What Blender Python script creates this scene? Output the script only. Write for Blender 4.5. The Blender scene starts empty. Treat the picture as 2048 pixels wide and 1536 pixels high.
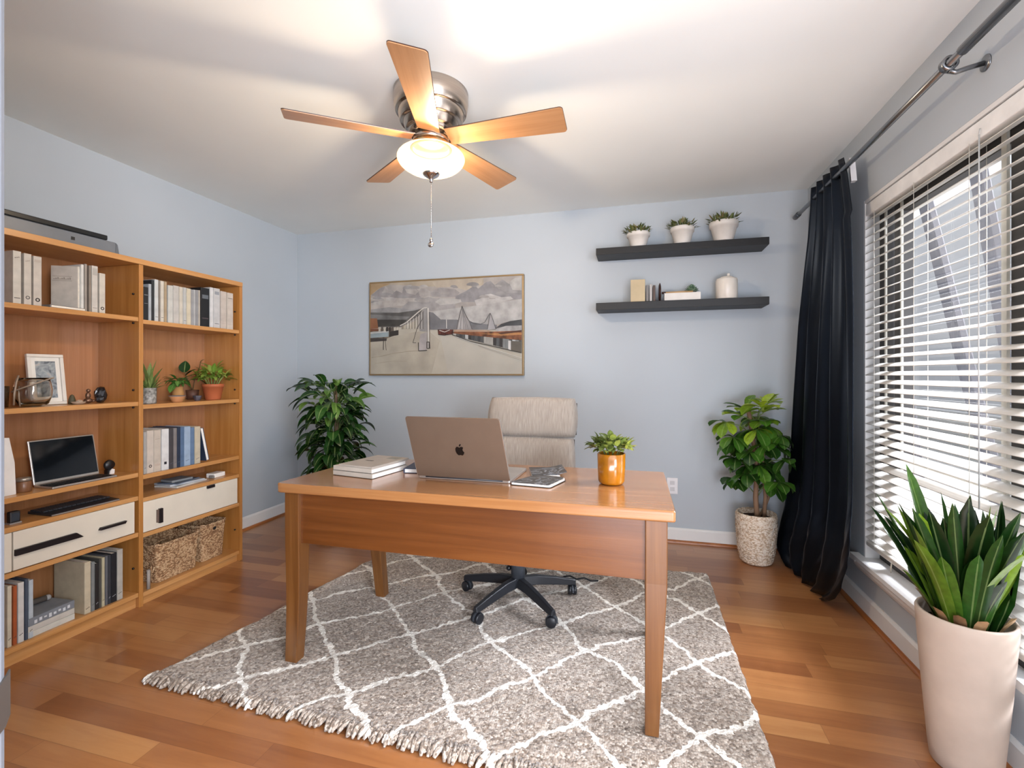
import bpy, bmesh, math, random
from mathutils import Vector, Matrix
R=random.Random(7)
S=bpy.context.scene; COL=S.collection
PI=math.pi
# ---------------------------------------------------------------- camera model (2048x1536)
F=946.0; YAW=0.2611; CY=749.0; H=1.2
sn,cs=math.sin(YAW),math.cos(YAW)
XL,XR,YB,CZ=-2.944,1.102,3.589,2.449
def at(u,v,x=None,y=None,z=None):
    a=(u-1024)/F; r=Vector((-sn+a*cs, cs+a*sn, (CY-v)/F))
    k=x/r.x if x is not None else (y/r.y if y is not None else (z-H)/r.z)
    p=r*k; p.z+=H; return p
cam=bpy.data.cameras.new('camera'); co=bpy.data.objects.new('camera',cam); COL.objects.link(co)
cam.sensor_width=36; cam.lens=36*F/2048; cam.shift_y=-(768-CY)/2048; cam.clip_start=.02
co.location=(0,0,H); co.rotation_euler=(PI/2,0,YAW); S.camera=co
# ---------------------------------------------------------------- materials
def lin(c):
    if isinstance(c,str):
        c=c.lstrip('#'); c=[int(c[i:i+2],16)/255 for i in (0,2,4)]
    return tuple((x/12.92 if x<=.04045 else ((x+.055)/1.055)**2.4) for x in c)+(1,)
class NT:
    def __init__(s,name):
        s.m=bpy.data.materials.new(name); s.m.use_nodes=True; s.t=s.m.node_tree; s.n=s.t.nodes
        s.b=s.n['Principled BSDF']
    def add(s,ty,**k):
        n=s.n.new('ShaderNode'+ty)
        for a,v in k.items():
            if a in('i',):
                for kk,vv in v.items(): n.inputs[kk].default_value=vv
            else: setattr(n,a,v)
        return n
    def l(s,a,b): s.t.links.new(a,b)
    def math(s,op,a,b=None,c=None):
        n=s.add('Math',operation=op)
        for i,x in enumerate((a,b,c)):
            if x is None: continue
            if isinstance(x,(int,float)): n.inputs[i].default_value=x
            else: s.l(x,n.inputs[i])
        return n.outputs[0]
    def ramp(s,fac,stops):
        n=s.add('ValToRGB'); e=n.color_ramp.elements
        while len(e)<len(stops): e.new(.5)
        for q,(p,c) in zip(e,stops): q.position=p; q.color=lin(c)
        s.l(fac,n.inputs[0]); return n.outputs[0]
    def bump(s,h,st=.3,d=.01):
        n=s.add('Bump'); n.inputs['Strength'].default_value=st; n.inputs['Distance'].default_value=d
        s.l(h,n.inputs['Height']); s.l(n.outputs[0],s.b.inputs['Normal'])
CACHE={}
def M(name,col,rough=.5,metal=0,var=.06,scale=12,bump=0,coat=0,spec=None,bscale=None,stretch=None,trans=0,emit=0):
    """plain procedural material: base colour broken up with a little noise"""
    if name in CACHE: return CACHE[name]
    t=NT(name); tc=t.add('TexCoord'); src=tc.outputs['Object']
    if stretch:
        mp=t.add('Mapping'); mp.inputs['Scale'].default_value=stretch; t.l(src,mp.inputs[0]); src=mp.outputs[0]
    n=t.add('TexNoise',i={'Scale':scale,'Detail':4.0}); t.l(src,n.inputs['Vector'])
    c=lin(col); mx=t.add('MixRGB',blend_type='MULTIPLY'); mx.inputs[0].default_value=1
    mx.inputs[1].default_value=c
    r=t.add('MapRange'); t.l(n.outputs[0],r.inputs[0]); r.inputs[1].default_value=.3; r.inputs[2].default_value=.7
    r.inputs[3].default_value=1-var*2; r.inputs[4].default_value=1+var*.5
    t.l(r.outputs[0],mx.inputs[2]); t.l(mx.outputs[0],t.b.inputs['Base Color'])
    t.b.inputs['Roughness'].default_value=rough; t.b.inputs['Metallic'].default_value=metal
    if coat: t.b.inputs['Coat Weight'].default_value=coat; t.b.inputs['Coat Roughness'].default_value=.12
    if spec is not None: t.b.inputs['Specular IOR Level'].default_value=spec
    if trans: t.b.inputs['Transmission Weight'].default_value=trans
    if emit: t.b.inputs['Emission Color'].default_value=c; t.b.inputs['Emission Strength'].default_value=emit
    if bump:
        n2=t.add('TexNoise',i={'Scale':bscale or scale*6,'Detail':3.0}); t.l(src,n2.inputs['Vector']); t.bump(n2.outputs[0],bump,.004)
    CACHE[name]=t.m; return t.m
def wood(name,stops,axis=1,rough=.35,coat=.3,grain=1.0):
    if name in CACHE: return CACHE[name]
    t=NT(name); tc=t.add('TexCoord'); mp=t.add('Mapping')
    sc=[22,22,22]; sc[axis]=1.2; mp.inputs['Scale'].default_value=sc; t.l(tc.outputs['Object'],mp.inputs[0])
    n=t.add('TexNoise',i={'Scale':grain,'Detail':6.0,'Roughness':.6,'Distortion':.6}); t.l(mp.outputs[0],n.inputs['Vector'])
    sc2=[160,160,160]; sc2[axis]=4; mp2=t.add('Mapping'); mp2.inputs['Scale'].default_value=sc2; t.l(tc.outputs['Object'],mp2.inputs[0])
    n2=t.add('TexNoise',i={'Scale':1.0,'Detail':2.0}); t.l(mp2.outputs[0],n2.inputs['Vector'])
    f=t.math('ADD',t.math('MULTIPLY',n.outputs[0],.8),t.math('MULTIPLY',n2.outputs[0],.2))
    t.l(t.ramp(f,[(.3,stops[0]),(.5,stops[1]),(.7,stops[2])]),t.b.inputs['Base Color'])
    t.b.inputs['Roughness'].default_value=rough; t.b.inputs['Coat Weight'].default_value=coat; t.b.inputs['Coat Roughness'].default_value=.15
    t.bump(n2.outputs[0],.08,.002)
    CACHE[name]=t.m; return t.m
def leafmat(name,dark,mid,light,rough=.35,rib=.5):
    if name in CACHE: return CACHE[name]
    t=NT(name); uv=t.add('UVMap'); sp=t.add('SeparateXYZ'); t.l(uv.outputs[0],sp.inputs[0])
    base=t.ramp(sp.outputs[0],[(0,dark),(.5,mid),(1,light)])
    n=t.add('TexNoise',i={'Scale':60.0}); tc=t.add('TexCoord'); t.l(tc.outputs['Object'],n.inputs['Vector'])
    m1=t.add('MixRGB',blend_type='MULTIPLY'); m1.inputs[0].default_value=.5; t.l(base,m1.inputs[1]); t.l(t.ramp(n.outputs[0],[(.3,'#a8a8a8'),(.7,'#ffffff')]),m1.inputs[2])
    d=t.math('ABSOLUTE',t.math('SUBTRACT',sp.outputs[1],.5))
    mk=t.math('MULTIPLY',t.math('LESS_THAN',d,.045),rib)
    m2=t.add('MixRGB'); t.l(mk,m2.inputs[0]); t.l(m1.outputs[0],m2.inputs[1]); m2.inputs[2].default_value=lin('#b9cf86')
    t.l(m2.outputs[0],t.b.inputs['Base Color']); t.b.inputs['Roughness'].default_value=rough
    tr=t.add('BsdfTranslucent'); t.l(m2.outputs[0],tr.inputs[0]); ms=t.add('MixShader'); ms.inputs[0].default_value=.22
    t.l(t.b.outputs[0],ms.inputs[1]); t.l(tr.outputs[0],ms.inputs[2]); t.l(ms.outputs[0],t.n['Material Output'].inputs[0])
    CACHE[name]=t.m; return t.m
# ---------------------------------------------------------------- mesh builder
class MB:
    def __init__(s): s.b=bmesh.new(); s.mi=0; s.uv=None
    def face(s,vs,mi=None,sm=False):
        try: f=s.b.faces.new(vs)
        except ValueError: return None
        f.material_index=s.mi if mi is None else mi; f.smooth=sm; return f
    def box(s,x0,x1,y0,y1,z0,z1,T=None,mi=None):
        P=[(x,y,z) for z in(z0,z1) for y in(y0,y1) for x in(x0,x1)]
        v=[s.b.verts.new((T@Vector(p)) if T else p) for p in P]
        for q in((0,2,3,1),(4,5,7,6),(0,1,5,4),(2,6,7,3),(0,4,6,2),(1,3,7,5)): s.face([v[i] for i in q],mi)
        return s
    def hexa(s,bot,top,mi=None):
        v=[s.b.verts.new(p) for p in list(bot)+list(top)]; n=len(bot)
        s.face(v[:n][::-1],mi); s.face(v[n:],mi)
        for i in range(n): j=(i+1)%n; s.face([v[i],v[j],v[n+j],v[n+i]],mi)
        return s
    def prism(s,pts,h0,h1,plane='xy',mi=None,T=None):
        def m(p,h):
            q={'xy':(p[0],p[1],h),'xz':(p[0],h,p[1]),'yz':(h,p[0],p[1])}[plane]; q=Vector(q); return T@q if T else q
        return s.hexa([m(p,h0) for p in pts],[m(p,h1) for p in pts],mi)
    def flat(s,pts,mi=None):
        s.face([s.b.verts.new(p) for p in pts],mi); return s
    def lathe(s,prof,c=(0,0,0),n=32,T=None,mi=None,cap=True,disp=None,sm=True):
        rings=[]
        for k,(r,z) in enumerate(prof):
            rg=[]
            for i in range(n):
                a=2*PI*i/n; rr=r+(disp(i,k) if disp else 0)
                p=Vector((rr*math.cos(a),rr*math.sin(a),z)); p=(T@p if T else p)+Vector(c); rg.append(s.b.verts.new(p))
            rings.append(rg)
        for a,b in zip(rings,rings[1:]):
            for i in range(n): j=(i+1)%n; s.face([a[i],a[j],b[j],b[i]],mi,sm)
        if cap:
            if prof[0][0]>1e-6: s.face(rings[0][::-1],mi)
            if prof[-1][0]>1e-6: s.face(rings[-1],mi)
        return s
    def tube(s,pts,r,n=10,mi=None,rs=None):
        pts=[Vector(p) for p in pts]; rings=[]; up=None
        for k,p in enumerate(pts):
            d=(pts[min(k+1,len(pts)-1)]-pts[max(k-1,0)]).normalized()
            if up is None: up=Vector((0,0,1)) if abs(d.z)<.9 else Vector((1,0,0))
            e=d.cross(up).normalized(); g=e.cross(d).normalized(); up=g; rr=rs[k] if rs else r
            rings.append([s.b.verts.new(p+e*rr*math.cos(2*PI*i/n)+g*rr*math.sin(2*PI*i/n)) for i in range(n)])
        for a,b in zip(rings,rings[1:]):
            for i in range(n): j=(i+1)%n; s.face([a[i],a[j],b[j],b[i]],mi,True)
        s.face(rings[0][::-1],mi); s.face(rings[-1],mi); return s
    def ball(s,c,r,sc=(1,1,1),n=12,mi=None,disp=0):
        prof=[(math.sin(PI*k/n)*1,-math.cos(PI*k/n)) for k in range(n+1)]; rings=[]; c=Vector(c)
        m=n*2
        for (a,z) in prof:
            if a<1e-5: rings.append([s.b.verts.new(c+Vector((0,0,z*r*sc[2])))]); continue
            rings.append([s.b.verts.new(c+Vector((a*r*sc[0]*math.cos(2*PI*i/m),a*r*sc[1]*math.sin(2*PI*i/m),z*r*sc[2]))*(1)+Vector([R.uniform(-disp,disp) for _ in range(3)])) for i in range(m)])
        for a,b in zip(rings,rings[1:]):
            for i in range(m):
                j=(i+1)%m
                if len(a)==1: s.face([a[0],b[j],b[i]],mi,disp==0)
                elif len(b)==1: s.face([a[i],a[j],b[0]],mi,disp==0)
                else: s.face([a[i],a[j],b[j],b[i]],mi,disp==0)
        return s
    def leaf(s,base,d,L,W,droop=.3,fold=.25,seg=5,shape='ell',tint=None,lim=None,curl=0):
        if s.uv is None: s.uv=s.b.loops.layers.uv.new('UVMap')
        base=Vector(base); d=Vector(d).normalized(); side=d.cross(Vector((0,0,1)))
        if side.length<.05: side=Vector((R.uniform(-1,1),R.uniform(-1,1),0))
        side.normalize(); side=(Matrix.Rotation(curl,3,d)@side); tint=R.random() if tint is None else tint
        rows=[]; p=base.copy(); dd=d.copy()
        for k in range(seg+1):
            t=k/seg
            if shape=='ell': w=math.sin(PI*min(1,.06+t*.94)**.85)**.8*W if t<1 else 0
            elif shape=='strap': w=W*(.35+.65*math.sin(PI*min(1,.1+t*.75)))*(1 if t<.85 else max(0,(1-t)/.15)**.6)
            elif shape=='obo': w=W*math.sin(PI*t**1.5)**.7 if 0<t<1 else (0.12*W if t==0 else 0)
            w=max(w,W*.03); up=side.cross(dd).normalized()
            c=p; q=[c-side*w/2+up*w*fold*.5,c,c+side*w/2+up*w*fold*.5]
            if lim: q=[lim(x) for x in q]
            rows.append(([s.b.verts.new(x) for x in q]))
            dd=(dd+Vector((0,0,-1))*droop/seg).normalized(); p=p+dd*L/seg
        for a,b in zip(rows,rows[1:]):
            for i in (0,1):
                f=s.face([a[i],a[i+1],b[i+1],b[i]],None,True)
                if f:
                    for lp in f.loops:
                        v=lp.vert; yv=.5 if v in(a[1],b[1]) else (0 if i==0 else 1); lp[s.uv].uv=(tint,yv)
        return s
    def build(s,name,mats,parent=None,o=(0,0,0),bev=0,smooth=None,recalc=True,seg=2):
        if recalc: bmesh.ops.recalc_face_normals(s.b,faces=s.b.faces)
        me=bpy.data.meshes.new(name); bmesh.ops.translate(s.b,verts=s.b.verts,vec=-Vector(o)); s.b.to_mesh(me); s.b.free()
        ob=bpy.data.objects.new(name,me); COL.objects.link(ob)
        for m in (mats if isinstance(mats,(list,tuple)) else [mats]): me.materials.append(m)
        if parent: ob.parent=parent
        else: ob.location=o
        if bev:
            b=ob.modifiers.new('bevel','BEVEL'); b.width=bev; b.segments=seg; b.limit_method='ANGLE'; b.angle_limit=.7
        if smooth:
            sd=ob.modifiers.new('subdiv','SUBSURF'); sd.levels=sd.render_levels=smooth
            for p in me.polygons: p.use_smooth=True
        return ob
def tag(o,label=None,cat=None,group=None,kind=None):
    if label: o['label']=label
    if cat: o['category']=cat
    if group: o['group']=group
    if kind: o['kind']=kind
    return o
def thing(name,label,cat,loc=(0,0,0),rz=0,group=None,rx=0,ry=0):
    o=bpy.data.objects.new(name,None); COL.objects.link(o); o.empty_display_size=.05
    o.location=loc; o.rotation_euler=(rx,ry,rz); return tag(o,label,cat,group)
def struct(name,mb,mat,**k): return tag(mb.build(name,mat,**k),kind='structure')
# ---------------------------------------------------------------- shared materials
W3=['#a8642c','#bf7a3a','#cf8c48']
m_case=wood('bookcase_wood',['#a0682f','#b0783c','#be884c'],2); m_caseh=wood('bookcase_board_wood',['#b07a42','#be8950','#cc9a64'],1)
m_back=wood('bookcase_back_wood',['#99653a','#a9744a','#b68256'],2)
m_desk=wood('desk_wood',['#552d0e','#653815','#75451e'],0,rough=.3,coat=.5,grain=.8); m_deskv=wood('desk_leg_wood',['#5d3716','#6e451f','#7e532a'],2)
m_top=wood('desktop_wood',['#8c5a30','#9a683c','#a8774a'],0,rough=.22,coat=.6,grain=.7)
m_white=M('white_trim_paint','#e2e1df',.4,var=.01); m_cream=M('cream_laminate','#d9d0bf',.4,var=.02)
m_black=M('black_plastic','#15161a',.4); m_dk=M('dark_grey_plastic','#3c4046',.45)
m_steel=M('brushed_nickel','#c2b5a9',.24,1,stretch=(1,1,30),scale=8); m_chrome=M('chrome','#c9c9cc',.12,1); m_rod=M('satin_steel','#8f9296',.28,1)
m_page=M('page_paper','#e8e2d6',.8,var=.08,scale=60)
# ---------------------------------------------------------------- room shell
def wallmat():
    t=NT('wall_paint'); n=t.add('TexNoise',i={'Scale':220.0,'Detail':3.0}); tc=t.add('TexCoord'); t.l(tc.outputs['Object'],n.inputs['Vector'])
    n2=t.add('TexNoise',i={'Scale':1.5}); t.l(tc.outputs['Object'],n2.inputs['Vector'])
    t.l(t.ramp(n2.outputs[0],[(.3,'#b0b8bf'),(.7,'#b6bec5')]),t.b.inputs['Base Color']); t.b.inputs['Roughness'].default_value=.55
    t.bump(n.outputs[0],.06,.002); return t.m
def ceilmat():
    t=NT('ceiling_paint'); n=t.add('TexNoise',i={'Scale':90.0,'Detail':4.0}); tc=t.add('TexCoord'); t.l(tc.outputs['Object'],n.inputs['Vector'])
    n2=t.add('TexNoise',i={'Scale':2.0}); t.l(tc.outputs['Object'],n2.inputs['Vector'])
    t.l(t.ramp(n2.outputs[0],[(.3,'#e7eae8'),(.7,'#ebeeec')]),t.b.inputs['Base Color']); t.b.inputs['Roughness'].default_value=.8
    t.bump(n.outputs[0],.05,.002); return t.m
def floormat():
    t=NT('plank_floor'); g=t.add('TexCoord'); sp=t.add('SeparateXYZ'); t.l(g.outputs['Object'],sp.inputs[0])
    w=.092; L=.95
    yy=t.math('DIVIDE',sp.outputs[1],w); row=t.math('FLOOR',yy)
    wn=t.add('TexWhiteNoise',noise_dimensions='1D'); t.l(row,wn.inputs['W'])
    xx=t.math('DIVIDE',t.math('ADD',sp.outputs[0],t.math('MULTIPLY',wn.outputs[0],5)),L); c=t.math('FLOOR',xx)
    cb=t.add('CombineXYZ'); t.l(row,cb.inputs[0]); t.l(c,cb.inputs[1])
    wn2=t.add('TexWhiteNoise',noise_dimensions='2D'); t.l(cb.outputs[0],wn2.inputs['Vector'])
    # grain
    cb2=t.add('CombineXYZ'); t.l(t.math('MULTIPLY',sp.outputs[0],2.2),cb2.inputs[0]); t.l(t.math('MULTIPLY',sp.outputs[1],26),cb2.inputs[1]); t.l(t.math('MULTIPLY',wn2.outputs[0],37),cb2.inputs[2])
    n=t.add('TexNoise',i={'Scale':1.0,'Detail':6.0,'Roughness':.62,'Distortion':.8}); t.l(cb2.outputs[0],n.inputs['Vector'])
    # reddish-brown, tone at random by plank
    f=t.math('ADD',t.math('MULTIPLY',wn2.outputs[0],.50),t.math('MULTIPLY',n.outputs[0],.5))
    base=t.ramp(f,[(.1,'#754527'),(.34,'#8b5732'),(.6,'#a26c40'),(.9,'#b88654')])
    fy=t.math('ABSOLUTE',t.math('SUBTRACT',t.math('FRACT',yy),.5)); e1=t.math('GREATER_THAN',fy,.488)
    fx=t.math('ABSOLUTE',t.math('SUBTRACT',t.math('FRACT',xx),.5)); e2=t.math('GREATER_THAN',fx,.4988)
    e=t.math('MULTIPLY',t.math('MAXIMUM',e1,e2),.38)
    mx=t.add('MixRGB'); t.l(e,mx.inputs[0]); t.l(base,mx.inputs[1]); mx.inputs[2].default_value=lin('#5a321a')
    t.l(mx.outputs[0],t.b.inputs['Base Color'])
    t.b.inputs['Roughness'].default_value=.3; t.b.inputs['Coat Weight'].default_value=.35; t.b.inputs['Coat Roughness'].default_value=.16
    t.bump(n.outputs[0],.03,.002); return t.m
mw=wallmat(); mc=ceilmat(); mf=floormat()
YN=.31   # inner face of the near wall
struct('floor',MB().box(XL-.1,XR+.12,-1.6,YB+.1,-.1,0),mf)
struct('ceiling',MB().box(XL-.1,XR+.12,-1.6,YB+.1,CZ,CZ+.1),mc)
struct('wall_left',MB().box(XL-.1,XL,YN-.12,YB+.1,0,CZ),mw)
struct('wall_back',MB().box(XL,XR,YB,YB+.1,0,CZ),mw)
WY0,WY1,WZ0,WZ1=1.0,2.77,.25,2.075; WT=.14
b=MB(); b.box(XR,XR+WT,WY1,YB+.1,0,CZ); b.box(XR,XR+WT,.2,WY0,0,CZ); b.box(XR,XR+WT,WY0,WY1,0,WZ0); b.box(XR,XR+WT,WY0,WY1,WZ1,CZ)
struct('wall_right',b,mw)
struct('wall_front',MB().box(XL,-.66,YN-.12,YN,0,CZ),mw)
def baseb(pts,plane,a,bb):  # profile along an axis
    m=MB(); m.prism(pts,a,bb,plane); return m
bh=.1
struct('baseboard_left',MB().prism([(XL,0),(XL+.014,0),(XL+.014,bh-.012),(XL+.006,bh),(XL,bh)],YN,YB,'xz'),m_white)
struct('baseboard_back',MB().prism([(YB,0),(YB-.014,0),(YB-.014,bh-.012),(YB-.006,bh),(YB,bh)],XL+.014,XR,'yz'),m_white)
struct('baseboard_right',MB().prism([(XR,0),(XR-.014,0),(XR-.014,bh-.012),(XR-.006,bh),(XR,bh)],.2,YB-.014,'xz'),m_white)
mq=wood('shoe_moulding_wood',['#8a4e22','#9c5c2a','#ad6c36'],1)
def quarter(cx,sg): return [(cx,0)]+[(cx+sg*.017*math.cos(a),.017*math.sin(a)) for a in [k*PI/10 for k in range(6)]]
struct('trim_1',MB().prism(quarter(XL+.014,1),YN,YB-.014,'xz'),mq)
struct('trim_2',MB().prism(quarter(YB-.014,-1),XL+.031,XR-.031,'yz'),mq)
struct('trim_3',MB().prism(quarter(XR-.014,-1),.2,YB-.014,'xz'),mq)
# near door jamb with strike plate
d1=thing('door_1',None,None,(-.6,.25,0)); d1['kind']='structure'
MB().box(-.66,-.585,YN-.135,YN+.003,0,CZ).build('door_jamb',M('jamb_paint','#676a70',.5,var=.01),d1,(-.6,.25,0),bev=.004)
pl=[]
for k in range(13):
    a=PI*k/12; pl.append((.262+.046*(1-math.sin(a))*0+.0,0))
pts=[(.20,.842),(.20,.930)]+[(YN+.0045-.03*(1-math.sin(PI/2*k/6)),.93+.024*math.sin(PI/2*k/6)*0+.0+.026*(k/6)) for k in range(7)]+[(YN+.0045-.03*(1-math.cos(PI/2*k/6)),.842-.0+.0-.02*math.sin(PI/2*k/6)+.02*0) for k in range(1,7)]
MB().prism([(.27,.852),(.27,.900),(.298,.902),(.307,.906),(.3125,.913),(.3145,.917),(.3145,.874),(.311,.864),(.303,.857),(.29,.852)],-.585,-.5825,'yz').build('strike_plate',M('dark_bronze','#5c554f',.45,.8),d1,(-.6,.25,0))
# window: frame, sashes, glass, sill
w1=thing('window_1',None,None,(1.2,1.9,WZ0)); w1['kind']='structure'; wo=(1.2,1.9,WZ0)
mfr=M('dark_window_frame','#3f3c3a',.5,.2); mlt=M('light_sash_edge','#c8c4b8',.4)
b=MB(); 
b.box(1.165,1.225,2.70,2.77,.25,WZ1); b.box(1.165,1.225,1.0,1.05,.25,WZ1); b.box(1.165,1.225,1.05,2.70,.25,.32); b.box(1.165,1.225,1.05,2.70,2.0,WZ1)
b.build('frame',mfr,w1,wo,bev=.003)
b=MB(); b.box(1.17,1.215,2.555,2.63,.32,2.0); b.box(1.17,1.215,1.78,1.905,.32,2.0); b.box(1.17,1.215,1.905,2.555,.32,.36); b.box(1.17,1.215,1.905,2.555,1.95,2.0); b.build('sash',mfr,w1,wo,bev=.003)
b=MB(); b.box(1.160,1.169,2.690,2.70,.32,2.0); b.box(1.160,1.169,2.546,2.556,.32,2.0); b.box(1.160,1.169,1.906,1.93,.32,2.0); b.box(1.160,1.169,1.93,2.546,.80,.815); b.build('sash_edge',mlt,w1,wo)
t=NT('window_glass'); g=t.add('BsdfGlossy'); g.inputs[1].default_value=.02; tr=t.add('BsdfTransparent'); ms=t.add('MixShader'); ms.inputs[0].default_value=.06
t.l(tr.outputs[0],ms.inputs[1]); t.l(g.outputs[0],ms.inputs[2]); t.l(ms.outputs[0],t.n['Material Output'].inputs[0]); m_pane=t.m
MB().box(1.19,1.194,1.05,2.70,.32,2.0).build('pane',m_pane,w1,wo)
# inner white jamb lining and stool
b=MB(); b.box(1.1025,1.165,2.758,2.7695,.28,2.07); b.box(1.1025,1.165,1.0005,2.758,2.058,2.0745); b.build('jamb_lining',m_white,w1,wo)
b=MB(); b.prism([(1.165,.2505),(1.1025,.2505),(1.1025,.252),(1.064,.252),(1.058,.262),(1.060,.28),(1.165,.28)],1.93,2.768,'xz')
b.box(1.060,1.1015,2.768,2.83,.252,.28); b.box(1.103,1.165,1.002,1.93,.2505,.28)
b.build('sill',m_white,w1,wo)
MB().prism([(1.1015,.251),(1.067,.251),(1.070,.235),(1.085,.21),(1.1015,.20)],1.93,2.80,'xz').build('sill_apron',m_white,w1,wo)
# ---------------------------------------------------------------- blind
sb=thing('window_blind','white horizontal slat blind lowered over the whole right hand window','blind',(1.125,1.9,2.0)); so=(1.125,1.9,2.0)
m_slat=M('blind_slat','#dad6cf',.35,var=.01)
b=MB(); tilt=math.radians(21); z=.395; ang=Matrix.Rotation(0,4,'Y')
ys0,ys1=1.03,2.752
while z<1.985:
    T=Matrix.Translation((1.125,0,z))@Matrix.Rotation(-tilt,4,'Y')
    n=4; top=[];bot=[]
    for k in range(n+1):
        x=-.0245+.049*k/n; c=.0028*(1-(2*k/n-1)**2); top.append((x,c+.0012)); bot.append((x,c-.0012))
    b.prism(top+bot[::-1],ys0,ys1,'xz',T=T); z+=.0405
b.build('slats',m_slat,sb,so)
MB().box(1.1035,1.15,ys0,ys1,1.992,2.052).build('headrail',M('blind_valance','#f1f0ee',.35),sb,so,bev=.003)
MB().box(1.103,1.149,ys0,ys1,.346,.368).build('bottom_rail',m_slat,sb,so,bev=.004)
m_cord=M('blind_cord','#cfcabf',.6)
for y in (2.66,2.32,1.98,1.64,1.3):
    b=MB()
    for x in(1.1005,1.1495): b.tube([(x,y,.36),(x,y,1.995)],.0011,6)
    b.build('ladder_cord',m_cord,sb,so)
b=MB(); b.tube([(1.097,1.925,2.0),(1.096,1.925,1.3),(1.096,1.923,.75)],.0022,8); b.tube([(1.1,1.925,2.02),(1.097,1.925,2.0)],.002,6); b.build('tilt_wand',M('clear_wand','#b9bab8',.25),sb,so)
b=MB(); b.tube([(1.098,2.49,.36),(1.094,2.492,.33),(1.094,2.488,.31),(1.096,2.486,.35)],.002,6); b.build('cord_tassel',m_cord,sb,so)
# outside the window: neighbour's wall, slanted bars added for the grey diagonals there
ow=MB().box(12,12.3,-4,44,-.3,8.1); ow=ow.build('garden_wall',M('outside_render','#b0aeac',.8,var=.03,scale=.3),None,(2.35,4,0)); tag(ow,'pale rendered outside wall seen through the right hand blind','wall')
b=MB(); b.box(0,14,-4,44,-.4,-.3,T=Matrix.Translation((1.3,0,0))); tag(b.build('outside_paving',M('paving','#8b8880',.9,var=.1,scale=4),None,(2,4,-.35)),kind='structure')
for i,(p,q,lab) in enumerate([((4.66,2.75),(3.546,-.3),'long grey leaning pole nearest the middle of the window outside'),((4.02,2.75),(3.31,-.3),'grey leaning pole behind the right end of the window blind'),((4.98,1.5),(4.592,-.3),'short grey leaning stripe at the lower left outside the window')]):
    dy,dz=q[0]-p[0],q[1]-p[1]; L=math.hypot(dy,dz); ny,nz=-dz/L*.055,dy/L*.055
    b=MB().prism([(p[0]+ny,p[1]+nz),(q[0]+ny,q[1]+nz),(q[0]-ny,q[1]-nz),(p[0]-ny,p[1]-nz)],2.24,2.298,'yz')
    tag(b.build('diagonal_band',M('grey_band','#5d595b',.8),None,(2.27,p[0],p[1]),bev=.01),lab,'band','slanted bands outside the window')
# ---------------------------------------------------------------- curtain rod and curtain
cr=thing('curtain_rod','brushed steel curtain rod running along the ceiling side of the window wall','curtain rod',(1.0,2.2,2.235)); cro=(1.0,2.2,2.235)
MB().tube([(1.0,3.42,2.235),(1.0,1.80,2.235)],.0125,16).build('inner_rod',m_rod,cr,cro)
MB().tube([(1.0,1.83,2.235),(1.0,.7,2.235)],.0165,16).build('outer_rod',m_rod,cr,cro)
MB().tube([(1.0,3.42,2.235),(1.0,3.50,2.235)],.0165,16).build('finial',M('dark_steel','#5b5e62',.35,.9),cr,cro,bev=.003)
b=MB(); b.tube([(1.0,1.90,2.212),(1.02,1.90,2.205),(1.05,1.90,2.213),(1.095,1.90,2.222)],.008,10)
T=Matrix.Translation((1.0,1.90,2.235))@Matrix.Rotation(PI/2,4,'X'); b.lathe([(.0172,-.012),(.024,-.012),(.024,.012),(.0172,.012)],n=24,T=T,cap=False)
b.build('bracket',m_rod,cr,cro)
T=Matrix.Translation((1.1015,1.90,2.222))@Matrix.Rotation(-PI/2,4,'Y'); MB().lathe([(.026,0),(.026,.003),(.018,.006),(.0,.007)],n=24,T=T).build('wall_flange',m_rod,cr,cro)
cu=thing('curtain','long black satin curtain gathered at the far end of the rod','curtain',(.98,3.0,0)); cuo=(.98,3.0,0)
rows=[(2.30,2.745,3.20,1.0,1.0,.020),(2.2,2.70,3.21,1.0,1.0,.022),(2.0,2.655,3.235,1.005,.995,.026),(1.8,2.63,3.26,1.01,.985,.032),(1.5,2.60,3.31,1.01,.975,.038),(1.05,2.565,3.35,1.0,.965,.042),(.6,2.565,3.37,1.0,.95,.042),(.4,2.565,3.37,.99,.93,.042),(.28,2.59,3.385,.985,.905,.04),(.16,2.63,3.40,.975,.885,.036),(.07,2.70,3.37,.965,.88,.03),(.015,2.80,3.28,.95,.90,.024)]
b=MB(); NU=150; NV=70; grid=[]
def lerp(a,c,t): return a+(c-a)*t
for j in range(NV+1):
    z=2.30-(2.30-.015)*j/NV
    for r0,r1 in zip(rows,rows[1:]):
        if r1[0]<=z+1e-6<=r0[0]+1e-5: break
    t=(r0[0]-z)/(r0[0]-r1[0]); yr,yl,xr,xl,am=[lerp(r0[k],r1[k],t) for k in range(1,6)]
    row=[]
    for i in range(NU+1):
        s_=i/NU; ph=s_*2*PI*4.6+.7*math.sin(z*1.7+s_*5); wv=math.sin(ph)+.16*math.sin(2.3*ph+z*2)
        if s_<.3: wv=wv*(.35+.65*s_/.3)+.5*math.cos(s_/.3*PI/2)*(1 if z<2.0 else 0)
        wr=.012*math.sin(z*23+s_*31+2*math.sin(s_*13))*max(0,(.75-z))*1.2*math.sin(z*9+s_*17)
        yy=lerp(yr,yl,s_)+.3*am*math.cos(ph)*.5; xx=lerp(xr,xl,s_)-am*wv*.8-abs(wr)
        row.append(b.b.verts.new((min(xx,1.05 if z>.35 else 1.03),yy,z)))
    grid.append(row)
for j in range(NV):
    for i in range(NU): b.face([grid[j][i],grid[j][i+1],grid[j+1][i+1],grid[j+1][i]],None,True)
m_cur=M('black_satin','#040506',.42,var=.1,scale=5); m_cur.node_tree.nodes['Principled BSDF'].inputs['Sheen Weight'].default_value=0
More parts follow.
